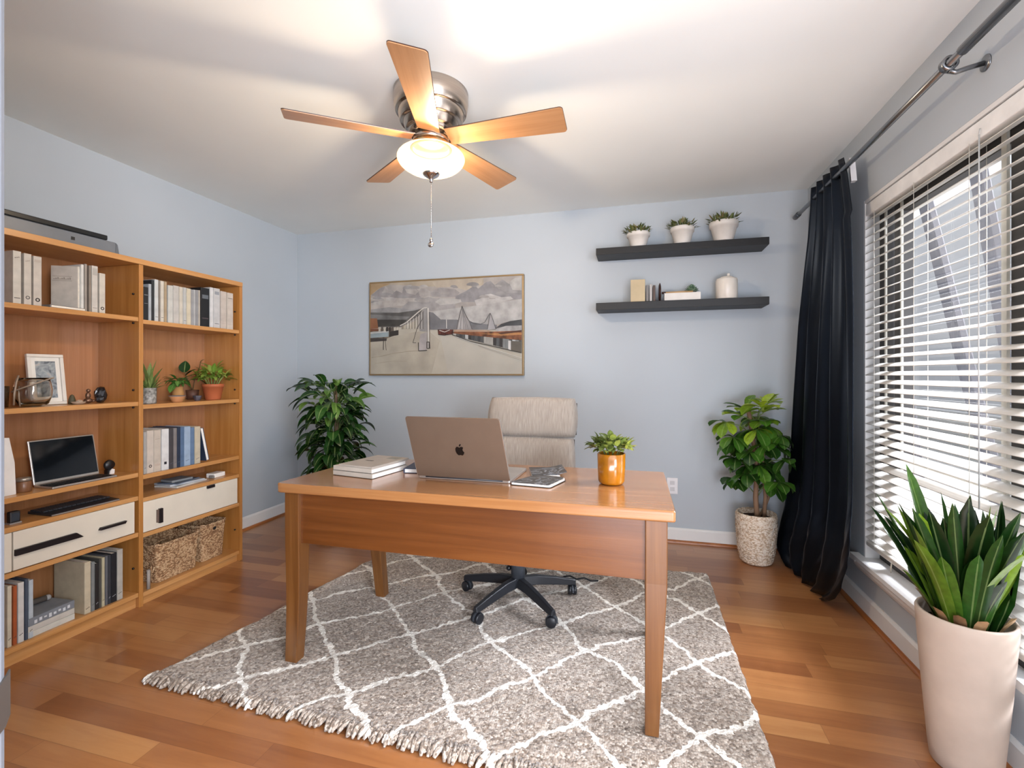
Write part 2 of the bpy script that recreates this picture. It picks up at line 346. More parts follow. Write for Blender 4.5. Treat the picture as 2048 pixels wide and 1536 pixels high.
m_cur.node_tree.nodes['Principled BSDF'].inputs['Specular IOR Level'].default_value=.6; m_cur.node_tree.nodes['Principled BSDF'].inputs['Specular Tint'].default_value=lin('#8fa6cc'); m_cur.node_tree.nodes['Principled BSDF'].inputs['Roughness'].default_value=.34
c_=b.build('drape',m_cur,cu,cuo,recalc=False); sd=c_.modifiers.new('solid','SOLIDIFY'); sd.thickness=.003
b=MB(); b.hexa([(1.02,2.70,2.16),(1.028,2.73,2.16),(1.028,2.755,2.285),(1.02,2.725,2.285)],[(1.045,2.70,2.16),(1.045,2.73,2.16),(1.045,2.755,2.285),(1.045,2.725,2.285)]); b.build('lining_tab',M('white_lining','#d9dadd',.7),cu,cuo)
# ---------------------------------------------------------------- ceiling fan
fx,fy=-.89,1.939; fan=thing('ceiling_fan','five blade ceiling fan with brushed nickel housing and glowing glass bowl','ceiling fan',(fx,fy,CZ)); fo=(fx,fy,CZ); C0=(fx,fy,0)
b=MB(); b.lathe([(.160,2.449),(.165,2.445),(.165,2.405),(.157,2.362),(.153,2.358),(.146,2.3595),(.145,2.356),(.137,2.318),(.133,2.314),(.124,2.3155),(.122,2.312),(.113,2.284),(.108,2.280),(.100,2.2805),(.098,2.276),(.095,2.262),(.06,2.262)],C0,64); b.build('motor_housing',m_steel,fan,fo)
b=MB(); b.lathe([(.07,2.262),(.078,2.258),(.080,2.232),(.076,2.226),(.05,2.226)],C0,48); b.build('hub',m_steel,fan,fo)
m_bl=wood('fan_blade_wood',['#9c6f48','#a97c54','#b48860'],0,rough=.35,coat=.2); m_bt=M('fan_blade_dark_edge','#3a1d12',.4)
zb=2.2466; ph=-1.27
for k in range(5):
    a=ph+k*2*PI/5; T=Matrix.Translation((fx,fy,zb))@Matrix.Rotation(a,4,'Z')@Matrix.Rotation(math.radians(-13),4,'X')
    bm=MB(); r0,r1,w0,w1,c=.082,.598,.048,.068,.014
    pts=[(r0,-w0)]+[(r1-c+c*math.sin(q*PI/8),-w1+c-c*math.cos(q*PI/8)) for q in range(5)]+[(r1-c+c*math.cos(q*PI/8),w1-c+c*math.sin(q*PI/8)) for q in range(5)]+[(r0,w0)]
    bm.prism(pts,-.003,.0005,'xy',mi=0); bm.prism([(p[0]+(.001 if p[0]>.3 else 0),p[1]*1.012) for p in pts],.0006,.0035,'xy',mi=1)
    o=bm.build('blade',[m_bl,m_bt],fan); o.matrix_local=Matrix.Translation(Vector(fo)*-1)@T
    bm=MB(); bm.prism([(.055,-.02),(.12,-.034),(.155,-.02),(.165,0),(.155,.02),(.12,.034),(.055,.02)],.004,.009,'xy'); o=bm.build('blade_bracket',m_steel,fan,bev=.001); o.matrix_local=Matrix.Translation(Vector(fo)*-1)@T
b=MB(); b.lathe([(.06,2.226),(.084,2.222),(.088,2.214),(.088,2.198),(.083,2.194),(.079,2.196)],C0,48,cap=False); b.build('light_fitter',M('warm_nickel','#c0a880',.25,1),fan,fo)
t=NT('glowing_glass'); tc=t.add('LayerWeight'); tc.inputs[0].default_value=.35
e=t.ramp(tc.outputs['Facing'],[(0,'#fff4e4'),(1,'#fbe4c8')]); t.l(e,t.b.inputs['Emission Color']); t.b.inputs['Base Color'].default_value=lin('#7a6e5e'); t.b.inputs['Emission Strength'].default_value=.22; t.b.inputs['Roughness'].default_value=.25
tr=t.add('BsdfTransparent'); tr.inputs[0].default_value=lin('#fff3e2'); ms=t.add('MixShader'); ms.inputs[0].default_value=.5
t.l(t.b.outputs[0],ms.inputs[1]); t.l(tr.outputs[0],ms.inputs[2]); t.l(ms.outputs[0],t.n['Material Output'].inputs[0]); m_bowl=t.m
prof=[(.078,2.212),(.080,2.205),(.088,2.201),(.118,2.192),(.141,2.178),(.150,2.163),(.149,2.150),(.137,2.131),(.112,2.112),(.080,2.099),(.045,2.091),(.012,2.088)]
MB().lathe(prof,C0,64,cap=False).build('glass_bowl',m_bowl,fan,fo,smooth=1)
MB().lathe([(.0,2.096),(.038,2.096),(.040,2.092),(.034,2.084),(.022,2.076),(.012,2.070),(.006,2.066),(.008,2.060),(.006,2.054),(0,2.052)],C0,32).build('finial',m_chrome,fan,fo)
b=MB(); b.tube([(fx,fy,2.053),(fx,fy,1.80)],.0013,6); 
z=2.04
while z>1.81: b.ball((fx,fy,z),.0022,n=4); z-=.011
pc=b.build('pull_chain',m_chrome,fan,fo)
b=MB(); b.ball((fx,fy,1.797),.008,(1,1,1.3),n=8); T=Matrix.Translation((fx,fy-.004,1.777))@Matrix.Rotation(PI/2-.5,4,'X'); b.lathe([(0,-.004),(.013,-.004),(.014,0),(.012,.004),(0,.004)],n=24,T=T); b.build('pull_medallion',m_chrome,fan,fo)
# ---------------------------------------------------------------- picture
x0,x1,z0,z1=-2.185,-.868,1.204,1.966; yf=YB-.035; po=(-1.527,YB-.02,1.585)
pic=thing('framed_picture','wide harbour painting in a thin gold frame on the back wall','picture',po)
m_gold=M('gold_frame','#9c8460',.35,.5)
b=MB()
b.box(x0-.012,x1+.012,yf-.004,YB-.001,z1,z1+.012); b.box(x0-.012,x1+.012,yf-.004,YB-.001,z0-.012,z0); b.box(x0-.012,x0,yf-.004,YB-.001,z0,z1); b.box(x1,x1+.012,yf-.004,YB-.001,z0,z1)
b.build('frame',m_gold,pic,po,bev=.002)
pal={}
def pm(c,var=.1,sc=9):
    q=[int(c[i:i+2],16)*.86 for i in (1,3,5)]; g_=sum(q)/3; q=[int(.82*x+.18*g_) for x in q]
    return M('paint_'+c.strip('#'),'#%02x%02x%02x'%tuple(q),.7,var=var*1.3,scale=sc)
mats=[];polys=MB(); layer=[0]
def cc(x,y):
    u=(x-145)/1780; yt=235-115*u; yb=1305-15*u; v=(y-yt)/(yb-yt); return min(max(u,0),1),min(max(v,0),1)
def poly(col,pts,var=.1,sc=9,raw=False):
    m=pm(col,var,sc)
    if m not in mats: mats.append(m)
    layer[0]+=1; y=yf-.0002*layer[0]*.5
    q=[p if raw else cc(*p) for p in pts]
    polys.flat([(x0+u*(x1-x0),y,z1-v*(z1-z0)) for u,v in q],mats.index(m))
def line(col,pts,w):
    for a,c in zip(pts,pts[1:]):
        dx,dy=c[0]-a[0],c[1]-a[1]; L=math.hypot(dx,dy) or 1; nx,ny=-dy/L*w/2,dx/L*w/2
        poly(col,[(a[0]+nx,a[1]+ny),(c[0]+nx,c[1]+ny),(c[0]-nx,c[1]-ny),(a[0]-nx,a[1]-ny)])
# sky: base gradient handled by bands of cloud
poly('#c2bab2',[(0,0),(1,0),(1,.6),(0,.6)],raw=True)
poly('#c9b9a0',[(145,235),(1000,170),(1500,140),(1500,240),(900,260),(400,240),(145,340)])
poly('#c4a274',[(145,235),(400,225),(250,290),(145,370)])
poly('#cfc0aa',[(900,200),(1500,150),(1480,210),(1400,260),(1300,300),(1150,260),(950,270)])
clouds=[('#a8a2a2',[(150,370),(270,280),(330,260),(430,340),(470,310),(540,340),(560,260),(640,235),(740,310),(780,400),(600,395),(400,405),(350,410),(250,410),(200,385)]),
('#bdb5b1',[(330,260),(430,345),(380,390),(300,330)]),('#c3bcb6',[(560,260),(650,240),(745,320),(700,360),(600,340)]),
('#bfb8b4',[(740,330),(770,280),(830,280),(885,320),(880,375),(760,380)]),('#b3aeac',[(880,320),(1000,270),(1180,290),(1230,330),(1180,380),(900,380)]),
('#a3a0a2',[(1180,370),(1300,310),(1400,240),(1440,280),(1530,200),(1580,190),(1660,270),(1780,330),(1920,280),(1920,400),(1700,420),(1450,440),(1230,440),(1180,400)]),
('#aeabac',[(1620,240),(1710,170),(1780,220),(1920,180),(1920,330),(1760,330)]),('#cbc7c3',[(1780,200),(1850,150),(1920,140),(1920,300),(1820,290)]),
('#cac2bb',[(145,400),(240,390),(500,400),(700,400),(860,370),(940,390),(900,480),(500,490),(145,540)]),
('#b4b0ae',[(500,540),(620,440),(720,440),(860,380),(960,400),(1100,400),(1180,460),(1180,520),(900,550),(700,540)]),
('#cdc8c4',[(940,440),(1000,400),(1120,395),(1240,410),(1250,440),(1180,460),(1000,480)]),
('#d2cecb',[(1400,420),(1480,390),(1520,350),(1580,340),(1700,380),(1800,370),(1830,400),(1600,460),(1420,480)]),
('#c9c6c3',[(870,560),(1200,510),(1500,470),(1925,400),(1925,640),(1640,700),(1300,700),(1000,650)]),
('#aaa9a9',[(145,540),(380,510),(640,530),(780,520),(700,560),(400,575),(145,572)])]
for c,p in clouds: poly(c,p,.12,14)
for i in range(26):   # small cumulus lumps
    cx=R.uniform(200,1880); cy=235-115*(cx-145)/1780+R.uniform(60,260); rr=R.uniform(30,80)
    poly(R.choice(['#b9b3af','#a9a5a5','#c9c3be','#b0abaa']),[(cx+rr*math.cos(q*PI/6),cy+rr*.45*math.sin(q*PI/6)*(1 if q>6 else .35)) for q in range(12)],.12,14)
poly('#6d6a68',[(145,575),(500,575),(700,545),(800,520),(760,600),(600,700),(520,745),(145,750)],.2)
poly('#4b4744',[(145,660),(600,660),(540,730),(145,745)],.2)
poly('#8b8a89',[(145,600),(640,620),(600,650),(145,660)],.2)
poly('#86868a',[(870,560),(920,570),(1010,650),(1200,650),(1380,680),(1500,700),(1650,710),(1650,770),(1100,770),(880,770)],.12)
poly('#cdc4b2',[(0,.50),(.05,.50),(.3,.50),(.42,.53),(1,.55),(1,1),(0,1)],raw=True,var=.06,sc=5)
poly('#c6bca8',[(145,930),(700,800),(870,790),(1000,900),(900,1300),(145,1305)],.08,7)
poly('#cdc8ba',[(1000,830),(1150,840),(1925,1120),(1925,1290),(1100,1295)],.05,4)
line('#b3a78f',[(160,1110),(300,1090),(420,1060),(640,1030),(820,1020)],7); line('#b5aa93',[(200,1180),(420,1150),(600,1150)],5)
poly('#8d7f6c',[(145,790),(500,740),(500,830),(300,900),(145,925)],.3,30)
poly('#a86a44',[(145,645),(230,645),(245,765),(145,770)]); poly('#8a4f32',[(145,770),(290,770),(290,790),(145,800)])
poly('#9fb2b8',[(145,825),(380,790),(375,860),(145,878)]); poly('#d5d6d2',[(145,808),(375,790),(375,805),(145,830)])
poly('#4a4340',[(145,880),(355,880),(350,910),(145,925)]); line('#3b332e',[(312,890),(310,1018)],9); line('#4a3f38',[(332,890),(346,1022)],6)
for k in range(9): poly(R.choice(['#d8d0bf','#b8ac98','#6f655b','#3d3835']),[(250+k*32,750),(276+k*32,745),(276+k*32,795),(250+k*32,800)])
poly('#3b3532',[(385,800),(500,780),(500,840),(385,860)])
for k in range(8): poly(R.choice(['#d4c8b0','#a89a84','#e0d8c6']),[(540+k*25,770-k*3),(562+k*25,768-k*3),(562+k*25,730-k*10),(540+k*25,735-k*10)])
poly('#a9a6a4',[(760,600),(850,510),(870,560),(880,800),(760,790)],.1)
line('#e4ded2',[(520,730),(600,690),(680,620),(750,560),(810,515),(850,512)],12); line('#6b6560',[(520,738),(600,700),(682,630),(755,568)],4)
for k in range(13): x=600+k*17; y=705-((x-560)/280)**1.3*190; line('#dcd5c8' if k%2 else '#7a736c',[(x,y),(x,765)],6)
line('#e6e0d6',[(862,515),(868,920)],16); line('#8f8983',[(850,515),(852,920)],5); line('#57504b',[(880,560),(884,990)],4)
poly('#bdb6b4',[(770,830),(850,800),(845,1020),(748,1020)],.1); line('#5b5450',[(800,560),(800,640),(730,760),(680,930),(720,930)],6); line('#3f3935',[(745,925),(750,1025),(850,1018)],8)
poly('#4d4743',[(845,915),(885,915),(890,998),(845,998)]); poly('#cfcac4',[(855,925),(872,925),(872,990),(855,990)])
line('#eeeae4',[(1080,650),(1082,755)],8)
poly('#a9a6a6',[(1200,770),(1225,640),(1262,490),(1300,600),(1345,680),(1378,770)],.12); 
for dx in (-40,-20,0,20,45,70): line('#7b797a' if dx%40 else '#d8d5d2',[(1262,500),(1262+dx,765)],4)
line('#5d5b5c',[(1200,765),(1225,640),(1262,488),(1300,590),(1345,670),(1376,765)],6)
line('#6d6b6d',[(1345,665),(1400,695),(1470,705),(1520,680),(1575,575)],6)
poly('#b3b0b2',[(1545,770),(1580,575),(1620,660),(1640,760)],.1); line('#656365',[(1550,765),(1580,570),(1605,630),(1640,755)],6)
poly('#55585c',[(1640,750),(1700,700),(1800,665),(1925,645),(1925,720),(1750,725)],.2); poly('#b8b5b3',[(1640,760),(1750,722),(1925,715),(1925,770),(1660,800)],.15,20)
poly('#c4a083',[(1160,770),(1560,775),(1640,810),(1180,800)]); poly('#a8623a',[(1170,795),(1540,795),(1925,775),(1925,890),(1500,855),(1160,815)],.3,20)
poly('#cf8a4c',[(1450,815),(1925,800),(1925,825),(1700,840)],.2,20); poly('#5b3527',[(1660,805),(1925,770),(1925,790),(1700,822)])
poly('#7d3a2c',[(980,770),(1160,770),(1165,820),(1060,840),(985,830)],.4,40); line('#d9cfc4',[(1000,780),(1060,800),(1120,775)],9); line('#3b2c28',[(985,830),(1060,838),(1150,822)],7)
for k in range(22):
    x=1160+k*35; yt=815+k*3.6; yb=840+k*8.6
    poly(R.choice(['#3c3a3a','#cfd2d3','#8e9292','#5c5f60','#b9b6ae','#4a4e50']),[(x,yt),(x+33,yt+3),(x+33,yb+8),(x,yb)])
poly('#e8e5e0',[(1780,895),(1808,897),(1808,1008),(1780,1000)]); poly('#6e675c',[(1812,900),(1925,905),(1925,1035),(1812,1010)])
line('#33302e',[(1150,830),(1350,905),(1550,950),(1925,1040)],8); line('#efece6',[(1180,850),(1400,930),(1925,1100)],5); line('#b9b3a6',[(1450,960),(1925,1130)],4)
polys.build('canvas',mats,pic,po)
MB().box(x0,x1,yf,YB-.003,z0,z1).build('canvas_backing',M('canvas_side','#b6a382',.8),pic,po)
# ---------------------------------------------------------------- floating shelves and what stands on them
m_shelf=M('black_shelf','#060608',.5,var=.05)
def potsmall(x,y,z,r,h,lab,seed):
    t=thing('potted_succulent',lab,'plant',(x,y,z),group='white pots on the upper black shelf'); rr=random.Random(seed)
    MB().lathe([(.0,.0),(r*.62,0),(r*.66,.004),(r*.92,h*.72),(r*1.0,h*.73),(r*1.02,h*.97),(r*.99,h),(r*.9,h),(r*.88,h*.88),(0,h*.88)],n=40).build('pot',M('white_ceramic','#dcd8d2',.45),t)
    b=MB(); 
    for k in range(150):
        a=rr.uniform(0,2*PI); q=rr.uniform(0,.95)**.6*r*1.1; el=rr.uniform(.1,1.3)
        b.leaf((q*math.cos(a),q*math.sin(a),h*.88+rr.uniform(0,.05)*(1.2-q/r*.6)),(math.cos(a)*math.cos(el),math.sin(a)*math.cos(el),math.sin(el)),rr.uniform(.025,.045),.013,.2,.3,3,tint=rr.random())
    b.build('foliage',leafmat('succulent_leaf','#3d4a2c','#6d7a45','#8a7a4e',.5,.1),t)
for i,(za,zb_,lab) in enumerate([(2.045,2.093,'upper black floating shelf holding three white plant pots'),(1.655,1.706,'lower black floating shelf holding a white candle jar')]):
    b=MB().box(-.29,.82,3.389,YB-.0005,za,zb_); tag(b.build('floating_shelf',m_shelf,None,(.26,3.48,za),bev=.002),lab,'shelf')
potsmall(.0,3.445,2.0935,.078,.10,'white pot of bushy grey green succulent, left end of upper black shelf',1)
potsmall(.292,3.445,2.0935,.078,.115,'white banded pot of upright succulent, middle of the three on upper shelf',2)
potsmall(.555,3.445,2.0935,.09,.13,'largest white pot with reddish tipped succulent, right end of upper shelf',3)
def boxbook(name,lab,cat,x0,x1,y0,y1,z0,z1,mc_,mp=None,group=None,spine='y-',rx=0,ry=0,rz=0,part='cover'):
    """a book in its own box; spine faces y-, x+ ; cover boards wrap a page block"""
    cx,cy=(x0+x1)/2,(y0+y1)/2; t=thing(name,lab,cat,(cx,cy,z0),rz,group,rx,ry); hx,hy,h=(x1-x0)/2,(y1-y0)/2,z1-z0; c=.0025
    b=MB(); g=MB()
    if spine=='y-':
        b.box(-hx,hx,-hy,-hy+c,0,h); b.box(-hx,-hx+c,-hy+c,hy,0,h); b.box(hx-c,hx,-hy+c,hy,0,h); g.box(-hx+c,hx-c,-hy+c,hy-.004,.003,h-.003)
    elif spine=='x+':
        b.box(hx-c,hx,-hy,hy,0,h); b.box(-hx,hx-c,-hy,-hy+c,0,h); b.box(-hx,hx-c,hy-c,hy,0,h); g.box(-hx+.004,hx-c,-hy+c,hy-c,.003,h-.003)
    elif spine=='flat':  # lying, spine on y-
        b.box(-hx,hx,-hy,-hy+c,0,h); b.box(-hx,hx,-hy+c,hy,0,c); b.box(-hx,hx,-hy+c,hy,h-c,h); g.box(-hx+.004,hx-.004,-hy+c,hy-.004,c,h-c)
    elif spine=='flatx':  # lying, spine on x+
        b.box(hx-c,hx,-hy,hy,0,h); b.box(-hx,hx-c,-hy,hy,0,c); b.box(-hx,hx-c,-hy,hy,h-c,h); g.box(-hx+.004,hx-c,-hy+.004,hy-.004,c,h-c)
    b.build('cover',mc_,t,bev=.0008,seg=1); g.build('pages',mp or m_page,t)
    return t
L=1.7065
boxbook('book','tan upright book, leftmost thing on the lower black shelf','book',-.052,.045,3.41,3.53,L,L+.155,M('tan_cover','#bfae8e',.7))
for i,(xa,c,lab,h) in enumerate([(.052,'#7d7a78','slim grey booklet beside the tan book on lower shelf',.115),(.075,'#b3b0ae','slim pale booklet, middle of three beside the tan book',.12),(.097,'#54453e','slim brown booklet closest to the dark round disc',.112)]):
    boxbook('booklet',lab,'booklet',xa,xa+.017,3.42,3.53,L,L+h,M('bk_'+c[1:],c,.6),group='slim booklets on the lower black shelf')
t=thing('round_stand','dark brown round disc stand beside the lying white book','ornament',(.145,3.47,L)); T=Matrix.Translation((0,0,.068))@Matrix.Rotation(PI/2,4,'Y')
MB().lathe([(0,-.007),(.05,-.008),(.066,-.002),(.066,.002),(.05,.007),(0,.006)],n=36,T=T).build('disc',M('dark_wood','#3a221b',.35),t); MB().box(-.012,.02,-.022,.022,0,.008).build('foot',M('dark_wood','#3a221b',.35),t)
boxbook('book','white book lying flat on the lower black shelf','book',.172,.405,3.40,3.53,L,L+.05,M('white_cover','#dcd9d4',.6),spine='flat')
t=thing('paint_brush','wooden brush with dark handle lying on the white flat book','brush',(.27,3.44,L+.059)); 
MB().tube([(-.09,0,0),(.09,.0,.001)],.007,8).build('stick',M('pale_wood_stick','#c9a273',.6),t); MB().tube([(-.113,0,0),(-.088,0,0)],.0085,8).build('ferrule',M('dark_wood','#3a221b',.35),t)
t=thing('potted_succulent','small round jade green succulent sitting on the white flat book','plant',(.355,3.47,L+.0505)); b=MB(); rr=random.Random(5)
for k in range(70):
    a=k*2.4; el=.15+1.35*k/70; b.leaf((.018*math.cos(a)*(1-k/75),.018*math.sin(a)*(1-k/75),.012+.02*k/70),(math.cos(a)*math.cos(el),math.sin(a)*math.cos(el),math.sin(el)),.036,.02,-.2,.4,3,tint=rr.random())
b.build('foliage',leafmat('jade_leaf','#56755f','#7c9c80','#9db79b',.5,.1),t); MB().lathe([(0,0),(.026,0),(.03,.014),(0,.014)],n=20).build('dish',M('grey_dish','#77736f',.6),t)
t=thing('candle_jar','white ceramic candle jar with a lid on the lower black shelf','candle',(.575,3.455,L)); 
MB().lathe([(0,0),(.064,0),(.068,.004),(.069,.125),(.064,.138),(.05,.143),(0,.143)],n=40).build('jar',M('milk_white','#e4ddd3',.3),t)
b=MB(); b.lathe([(0,.143),(.045,.143),(.035,.152),(0,.155)],n=32); b.lathe([(0,.152),(.009,.152),(.010,.172),(.007,.175),(0,.175)],c=(.012,0,0),n=16); b.build('lid',M('milk_white','#e4ddd3',.3),t)
# outlet behind the desk
t=thing('wall_outlet','white outlet cover on the back wall behind the desk corner','outlet',(.235,YB,.40)); MB().box(-.038,.038,-.012,-.0005,-.058,.058).build('plate',M('outlet_white','#e6e4e6',.3),t,bev=.003)
b=MB(); b.box(-.016,.016,-.0135,-.012,.008,.036); b.box(-.016,.016,-.0135,-.012,-.036,-.008); b.build('socket',M('outlet_grey','#c9c7c9',.4),t,bev=.001)
# ---------------------------------------------------------------- rug
RT=.024
def rugmat():
    t=NT('shag_rug'); tc=t.add('TexCoord'); sp=t.add('SeparateXYZ'); t.l(tc.outputs['Object'],sp.inputs[0])
    n=t.add('TexNoise',i={'Scale':3.0,'Detail':3.0}); t.l(tc.outputs['Object'],n.inputs['Vector'])
    nf=t.add('TexNoise',i={'Scale':38.0,'Detail':2.0}); t.l(tc.outputs['Object'],nf.inputs['Vector'])
    w=t.math('ADD',t.math('MULTIPLY',t.math('SUBTRACT',n.outputs[0],.5),.24),t.math('MULTIPLY',t.math('SUBTRACT',nf.outputs[0],.5),.06))
    def ln(sign,off,per,wd):
        s_=t.math('ADD',sp.outputs[0],sp.outputs[1]) if sign>0 else t.math('SUBTRACT',sp.outputs[1],sp.outputs[0])
        s_=t.math('ADD',s_,w if sign>0 else t.math('MULTIPLY',w,-1)); q=t.math('DIVIDE',t.math('SUBTRACT',s_,off),per)
        d=t.math('ABSOLUTE',t.math('SUBTRACT',t.math('FRACT',t.math('ADD',q,.5)),.5)); return t.math('LESS_THAN',t.math('MULTIPLY',d,per),wd)
    m=t.math('MAXIMUM',ln(1,.87,.46,.0135),ln(-1,2.04,.385,.0135))
    v=t.add('TexVoronoi',i={'Scale':130.0}); t.l(tc.outputs['Object'],v.inputs['Vector'])
    vs=t.add('SeparateColor'); t.l(v.outputs['Color'],vs.inputs[0])
    big=t.add('TexNoise',i={'Scale':2.2,'Detail':2.0}); t.l(tc.outputs['Object'],big.inputs['Vector'])
    f=t.math('ADD',t.math('MULTIPLY',vs.outputs[0],.75),t.math('MULTIPLY',big.outputs[0],.3))
    base=t.ramp(f,[(.08,'#57483b'),(.3,'#807163'),(.6,'#a19385'),(.95,'#c4b9ac')])
    cr_=t.ramp(vs.outputs[1],[(0,'#d8d1c4'),(1,'#f0ebe2')])
    mx=t.add('MixRGB'); t.l(m,mx.inputs[0]); t.l(base,mx.inputs[1]); t.l(cr_,mx.inputs[2]); t.l(mx.outputs[0],t.b.inputs['Base Color'])
    t.b.inputs['Roughness'].default_value=.95; t.b.inputs['Specular IOR Level'].default_value=.1; t.b.inputs['Sheen Weight'].default_value=.3
    h=t.math('SUBTRACT',1,v.outputs['Distance']); t.bump(h,.55,.006); return t.m
from mathutils import noise
q00,q10,q11,q01=Vector((-1.85,1.435)),Vector((.405,1.36)),Vector((.40,3.02)),Vector((-1.62,2.87))
rug=thing('shag_rug','grey brown shag rug with cream diamond lines under the desk','rug',(-.7,2.15,0)); ro=(-.7,2.15,0)
def rugp(s_,t_): return (q00*(1-s_)+q10*s_)*(1-t_)+(q01*(1-s_)+q11*s_)*t_
def linef(x,y):
    w=0
    def d(s_,off,per): q=(s_-off)/per; return abs((q+.5)%1-.5)*per
    return min(d(x+y+.02,.87,.46),d(y-x,2.04,.385))
b=MB(); NU,NV=400,290; grid=[]
for j in range(NV+1):
    row=[]
    for i in range(NU+1):
        p=rugp(i/NU,j/NV); e=min(i/NU*2.2,(1-i/NU)*2.2,j/NV*1.5,(1-j/NV)*1.5)
        n1=noise.noise(Vector((p.x*6,p.y*6,0))); n2=noise.noise(Vector((p.x*70,p.y*70,3))); n3=noise.noise(Vector((p.x*22,p.y*22,9)))
        z=.024+.004*n1+.0035*n2+.004*n3; z*=min(1,.25+(e/.02)) if e<.02 else 1
        wob=.006*noise.noise(Vector((p.x*15,p.y*15,5))) if e<.03 else 0
        row.append(b.b.verts.new((p.x+wob+.003*n2,p.y+wob+.003*n3,max(.002,z))))
    grid.append(row)
for j in range(NV):
    for i in range(NU): b.face([grid[j][i],grid[j][i+1],grid[j+1][i+1],grid[j+1][i]],None,True)
for seq in ([(j,0) for j in range(NV+1)],[(j,NU) for j in range(NV+1)],[(0,i) for i in range(NU+1)],[(NV,i) for i in range(NU+1)]):
    lo=[b.b.verts.new((grid[j][i].co.x,grid[j][i].co.y,.0005)) for j,i in seq]
    for k in range(len(seq)-1): b.face([grid[seq[k][0]][seq[k][1]],grid[seq[k+1][0]][seq[k+1][1]],lo[k+1],lo[k]])
b.build('pile',rugmat(),rug,ro,recalc=False)
def fringe(a,c,out,n,ln,nm):
    b=MB(); rr=random.Random(3)
    for k in range(n):
        p=Vector(a)*(1-k/n)+Vector(c)*(k/n); d=Vector(out); d=Vector((d.x+rr.uniform(-.7,.5),d.y,0)).normalized(); l_=ln*rr.uniform(.6,1.25); z0=.02+rr.uniform(-.003,.006)
        b.tube([(p.x-d.x*.02,p.y-d.y*.02,z0),(p.x+d.x*l_*.4,p.y+d.y*l_*.4,z0-.002),(p.x+d.x*l_*.8,p.y+d.y*l_*.8,.012),(p.x+d.x*l_,p.y+d.y*l_,.006)],.006,6,rs=[.006,.007,.007,.004])
    o=b.build(nm,bpy.data.materials['shag_rug'],rug,ro); o['kind']='stuff'
fringe(q00,q10,(0,-1),260,.035,'fringe')
# ---------------------------------------------------------------- desk
dk=thing('writing_desk','orange brown wooden writing desk with tapered legs standing on the rug','desk',(-.65,1.92,RT)); do=(-.65,1.92,RT)
TZ=.76
def cornered(q,r,n=5):
    out=[]
    for i,p in enumerate(q):
        p=Vector(p); a=(Vector(q[i-1])-p).normalized(); c=(Vector(q[(i+1)%len(q)])-p).normalized(); rr=r[i] if isinstance(r,(list,tuple)) else r
        for k in range(n+1):
            t_=k/n; out.append(tuple((p+a*rr)*(1-t_)**2+p*2*t_*(1-t_)+(p+c*rr)*t_*t_))
    return out
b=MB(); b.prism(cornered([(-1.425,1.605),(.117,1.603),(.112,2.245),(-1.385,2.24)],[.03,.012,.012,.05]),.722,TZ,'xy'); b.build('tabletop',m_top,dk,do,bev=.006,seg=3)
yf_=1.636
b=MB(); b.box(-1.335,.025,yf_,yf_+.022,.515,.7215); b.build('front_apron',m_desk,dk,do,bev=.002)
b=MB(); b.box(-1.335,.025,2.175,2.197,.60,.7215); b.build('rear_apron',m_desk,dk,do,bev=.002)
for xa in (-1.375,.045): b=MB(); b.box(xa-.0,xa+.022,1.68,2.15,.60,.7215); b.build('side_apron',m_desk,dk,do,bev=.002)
def deskleg(top,foot,xa,curve=0):
    (x0,x1,y0,y1),(a0,a1,c0,c1)=top,foot; b=MB(); n=10; prev=None
    for k in range(n+1):
        t_=k/n; z=.7215*(1-t_)+RT*t_; e=max(0,(t_-.28)/.72); cv=curve*math.sin(e*PI)*1.0
        X0,X1,Y0,Y1=lerp(x0,a0,e)+cv,lerp(x1,a1,e)+cv,lerp(y0,c0,e),lerp(y1,c1,e)
        v=[b.b.verts.new(p) for p in((X0,Y0,z),(X1,Y0,z),(X1,Y1,z),(X0,Y1,z))]
        if prev:
            for i in range(4): j=(i+1)%4; b.face([prev[i],prev[j],v[j],v[i]])
        else: b.face(v)
        prev=v
    b.face(prev[::-1]); b.build('leg',m_deskv,dk,do,bev=.003)
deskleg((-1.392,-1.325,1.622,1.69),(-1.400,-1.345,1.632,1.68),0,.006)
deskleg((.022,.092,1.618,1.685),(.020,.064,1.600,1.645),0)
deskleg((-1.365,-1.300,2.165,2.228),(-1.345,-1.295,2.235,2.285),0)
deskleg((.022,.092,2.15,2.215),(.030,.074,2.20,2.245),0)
# ---------------------------------------------------------------- things on the desk
def apple(b,cx,cz,s_,y0,y1):
    L_=[(0,.30),(.10,.37),(.22,.41),(.34,.39),(.43,.31)]  # right shoulder
    bite=[(.36,.20),(.31,.06),(.36,-.08),(.46,-.17)]
    rest=[(.40,-.33),(.30,-.47),(.18,-.53),(.08,-.50),(0,-.48),(-.08,-.50),(-.18,-.53),(-.30,-.46),(-.42,-.28),(-.47,-.05),(-.45,.17),(-.36,.33),(-.22,.41),(-.10,.37)]
    b.prism([(cx+x*s_,cz+z*s_) for x,z in L_+bite+rest],y0,y1,'xz')
    b.prism([(cx+x*s_,cz+z*s_) for x,z in [(0,.43),(.02,.56),(.10,.67),(.22,.72),(.21,.60),(.14,.49)]],y0,y1,'xz')
lt=thing('laptop','large brushed grey laptop, open, its lid back facing us on the desk','laptop',(-.70,1.84,TZ+.0006),rz=-.012)
m_alu=M('aluminium_taupe','#7d6a5a',.45,.6,var=.03); m_alus=M('aluminium_light','#c9c4be',.35,.8)
W=.204; T=Matrix.Rotation(math.radians(14),4,'X')@Matrix(((1,0,-0.10,0),(0,1,0,0),(0,0,1,0),(0,0,0,1)))
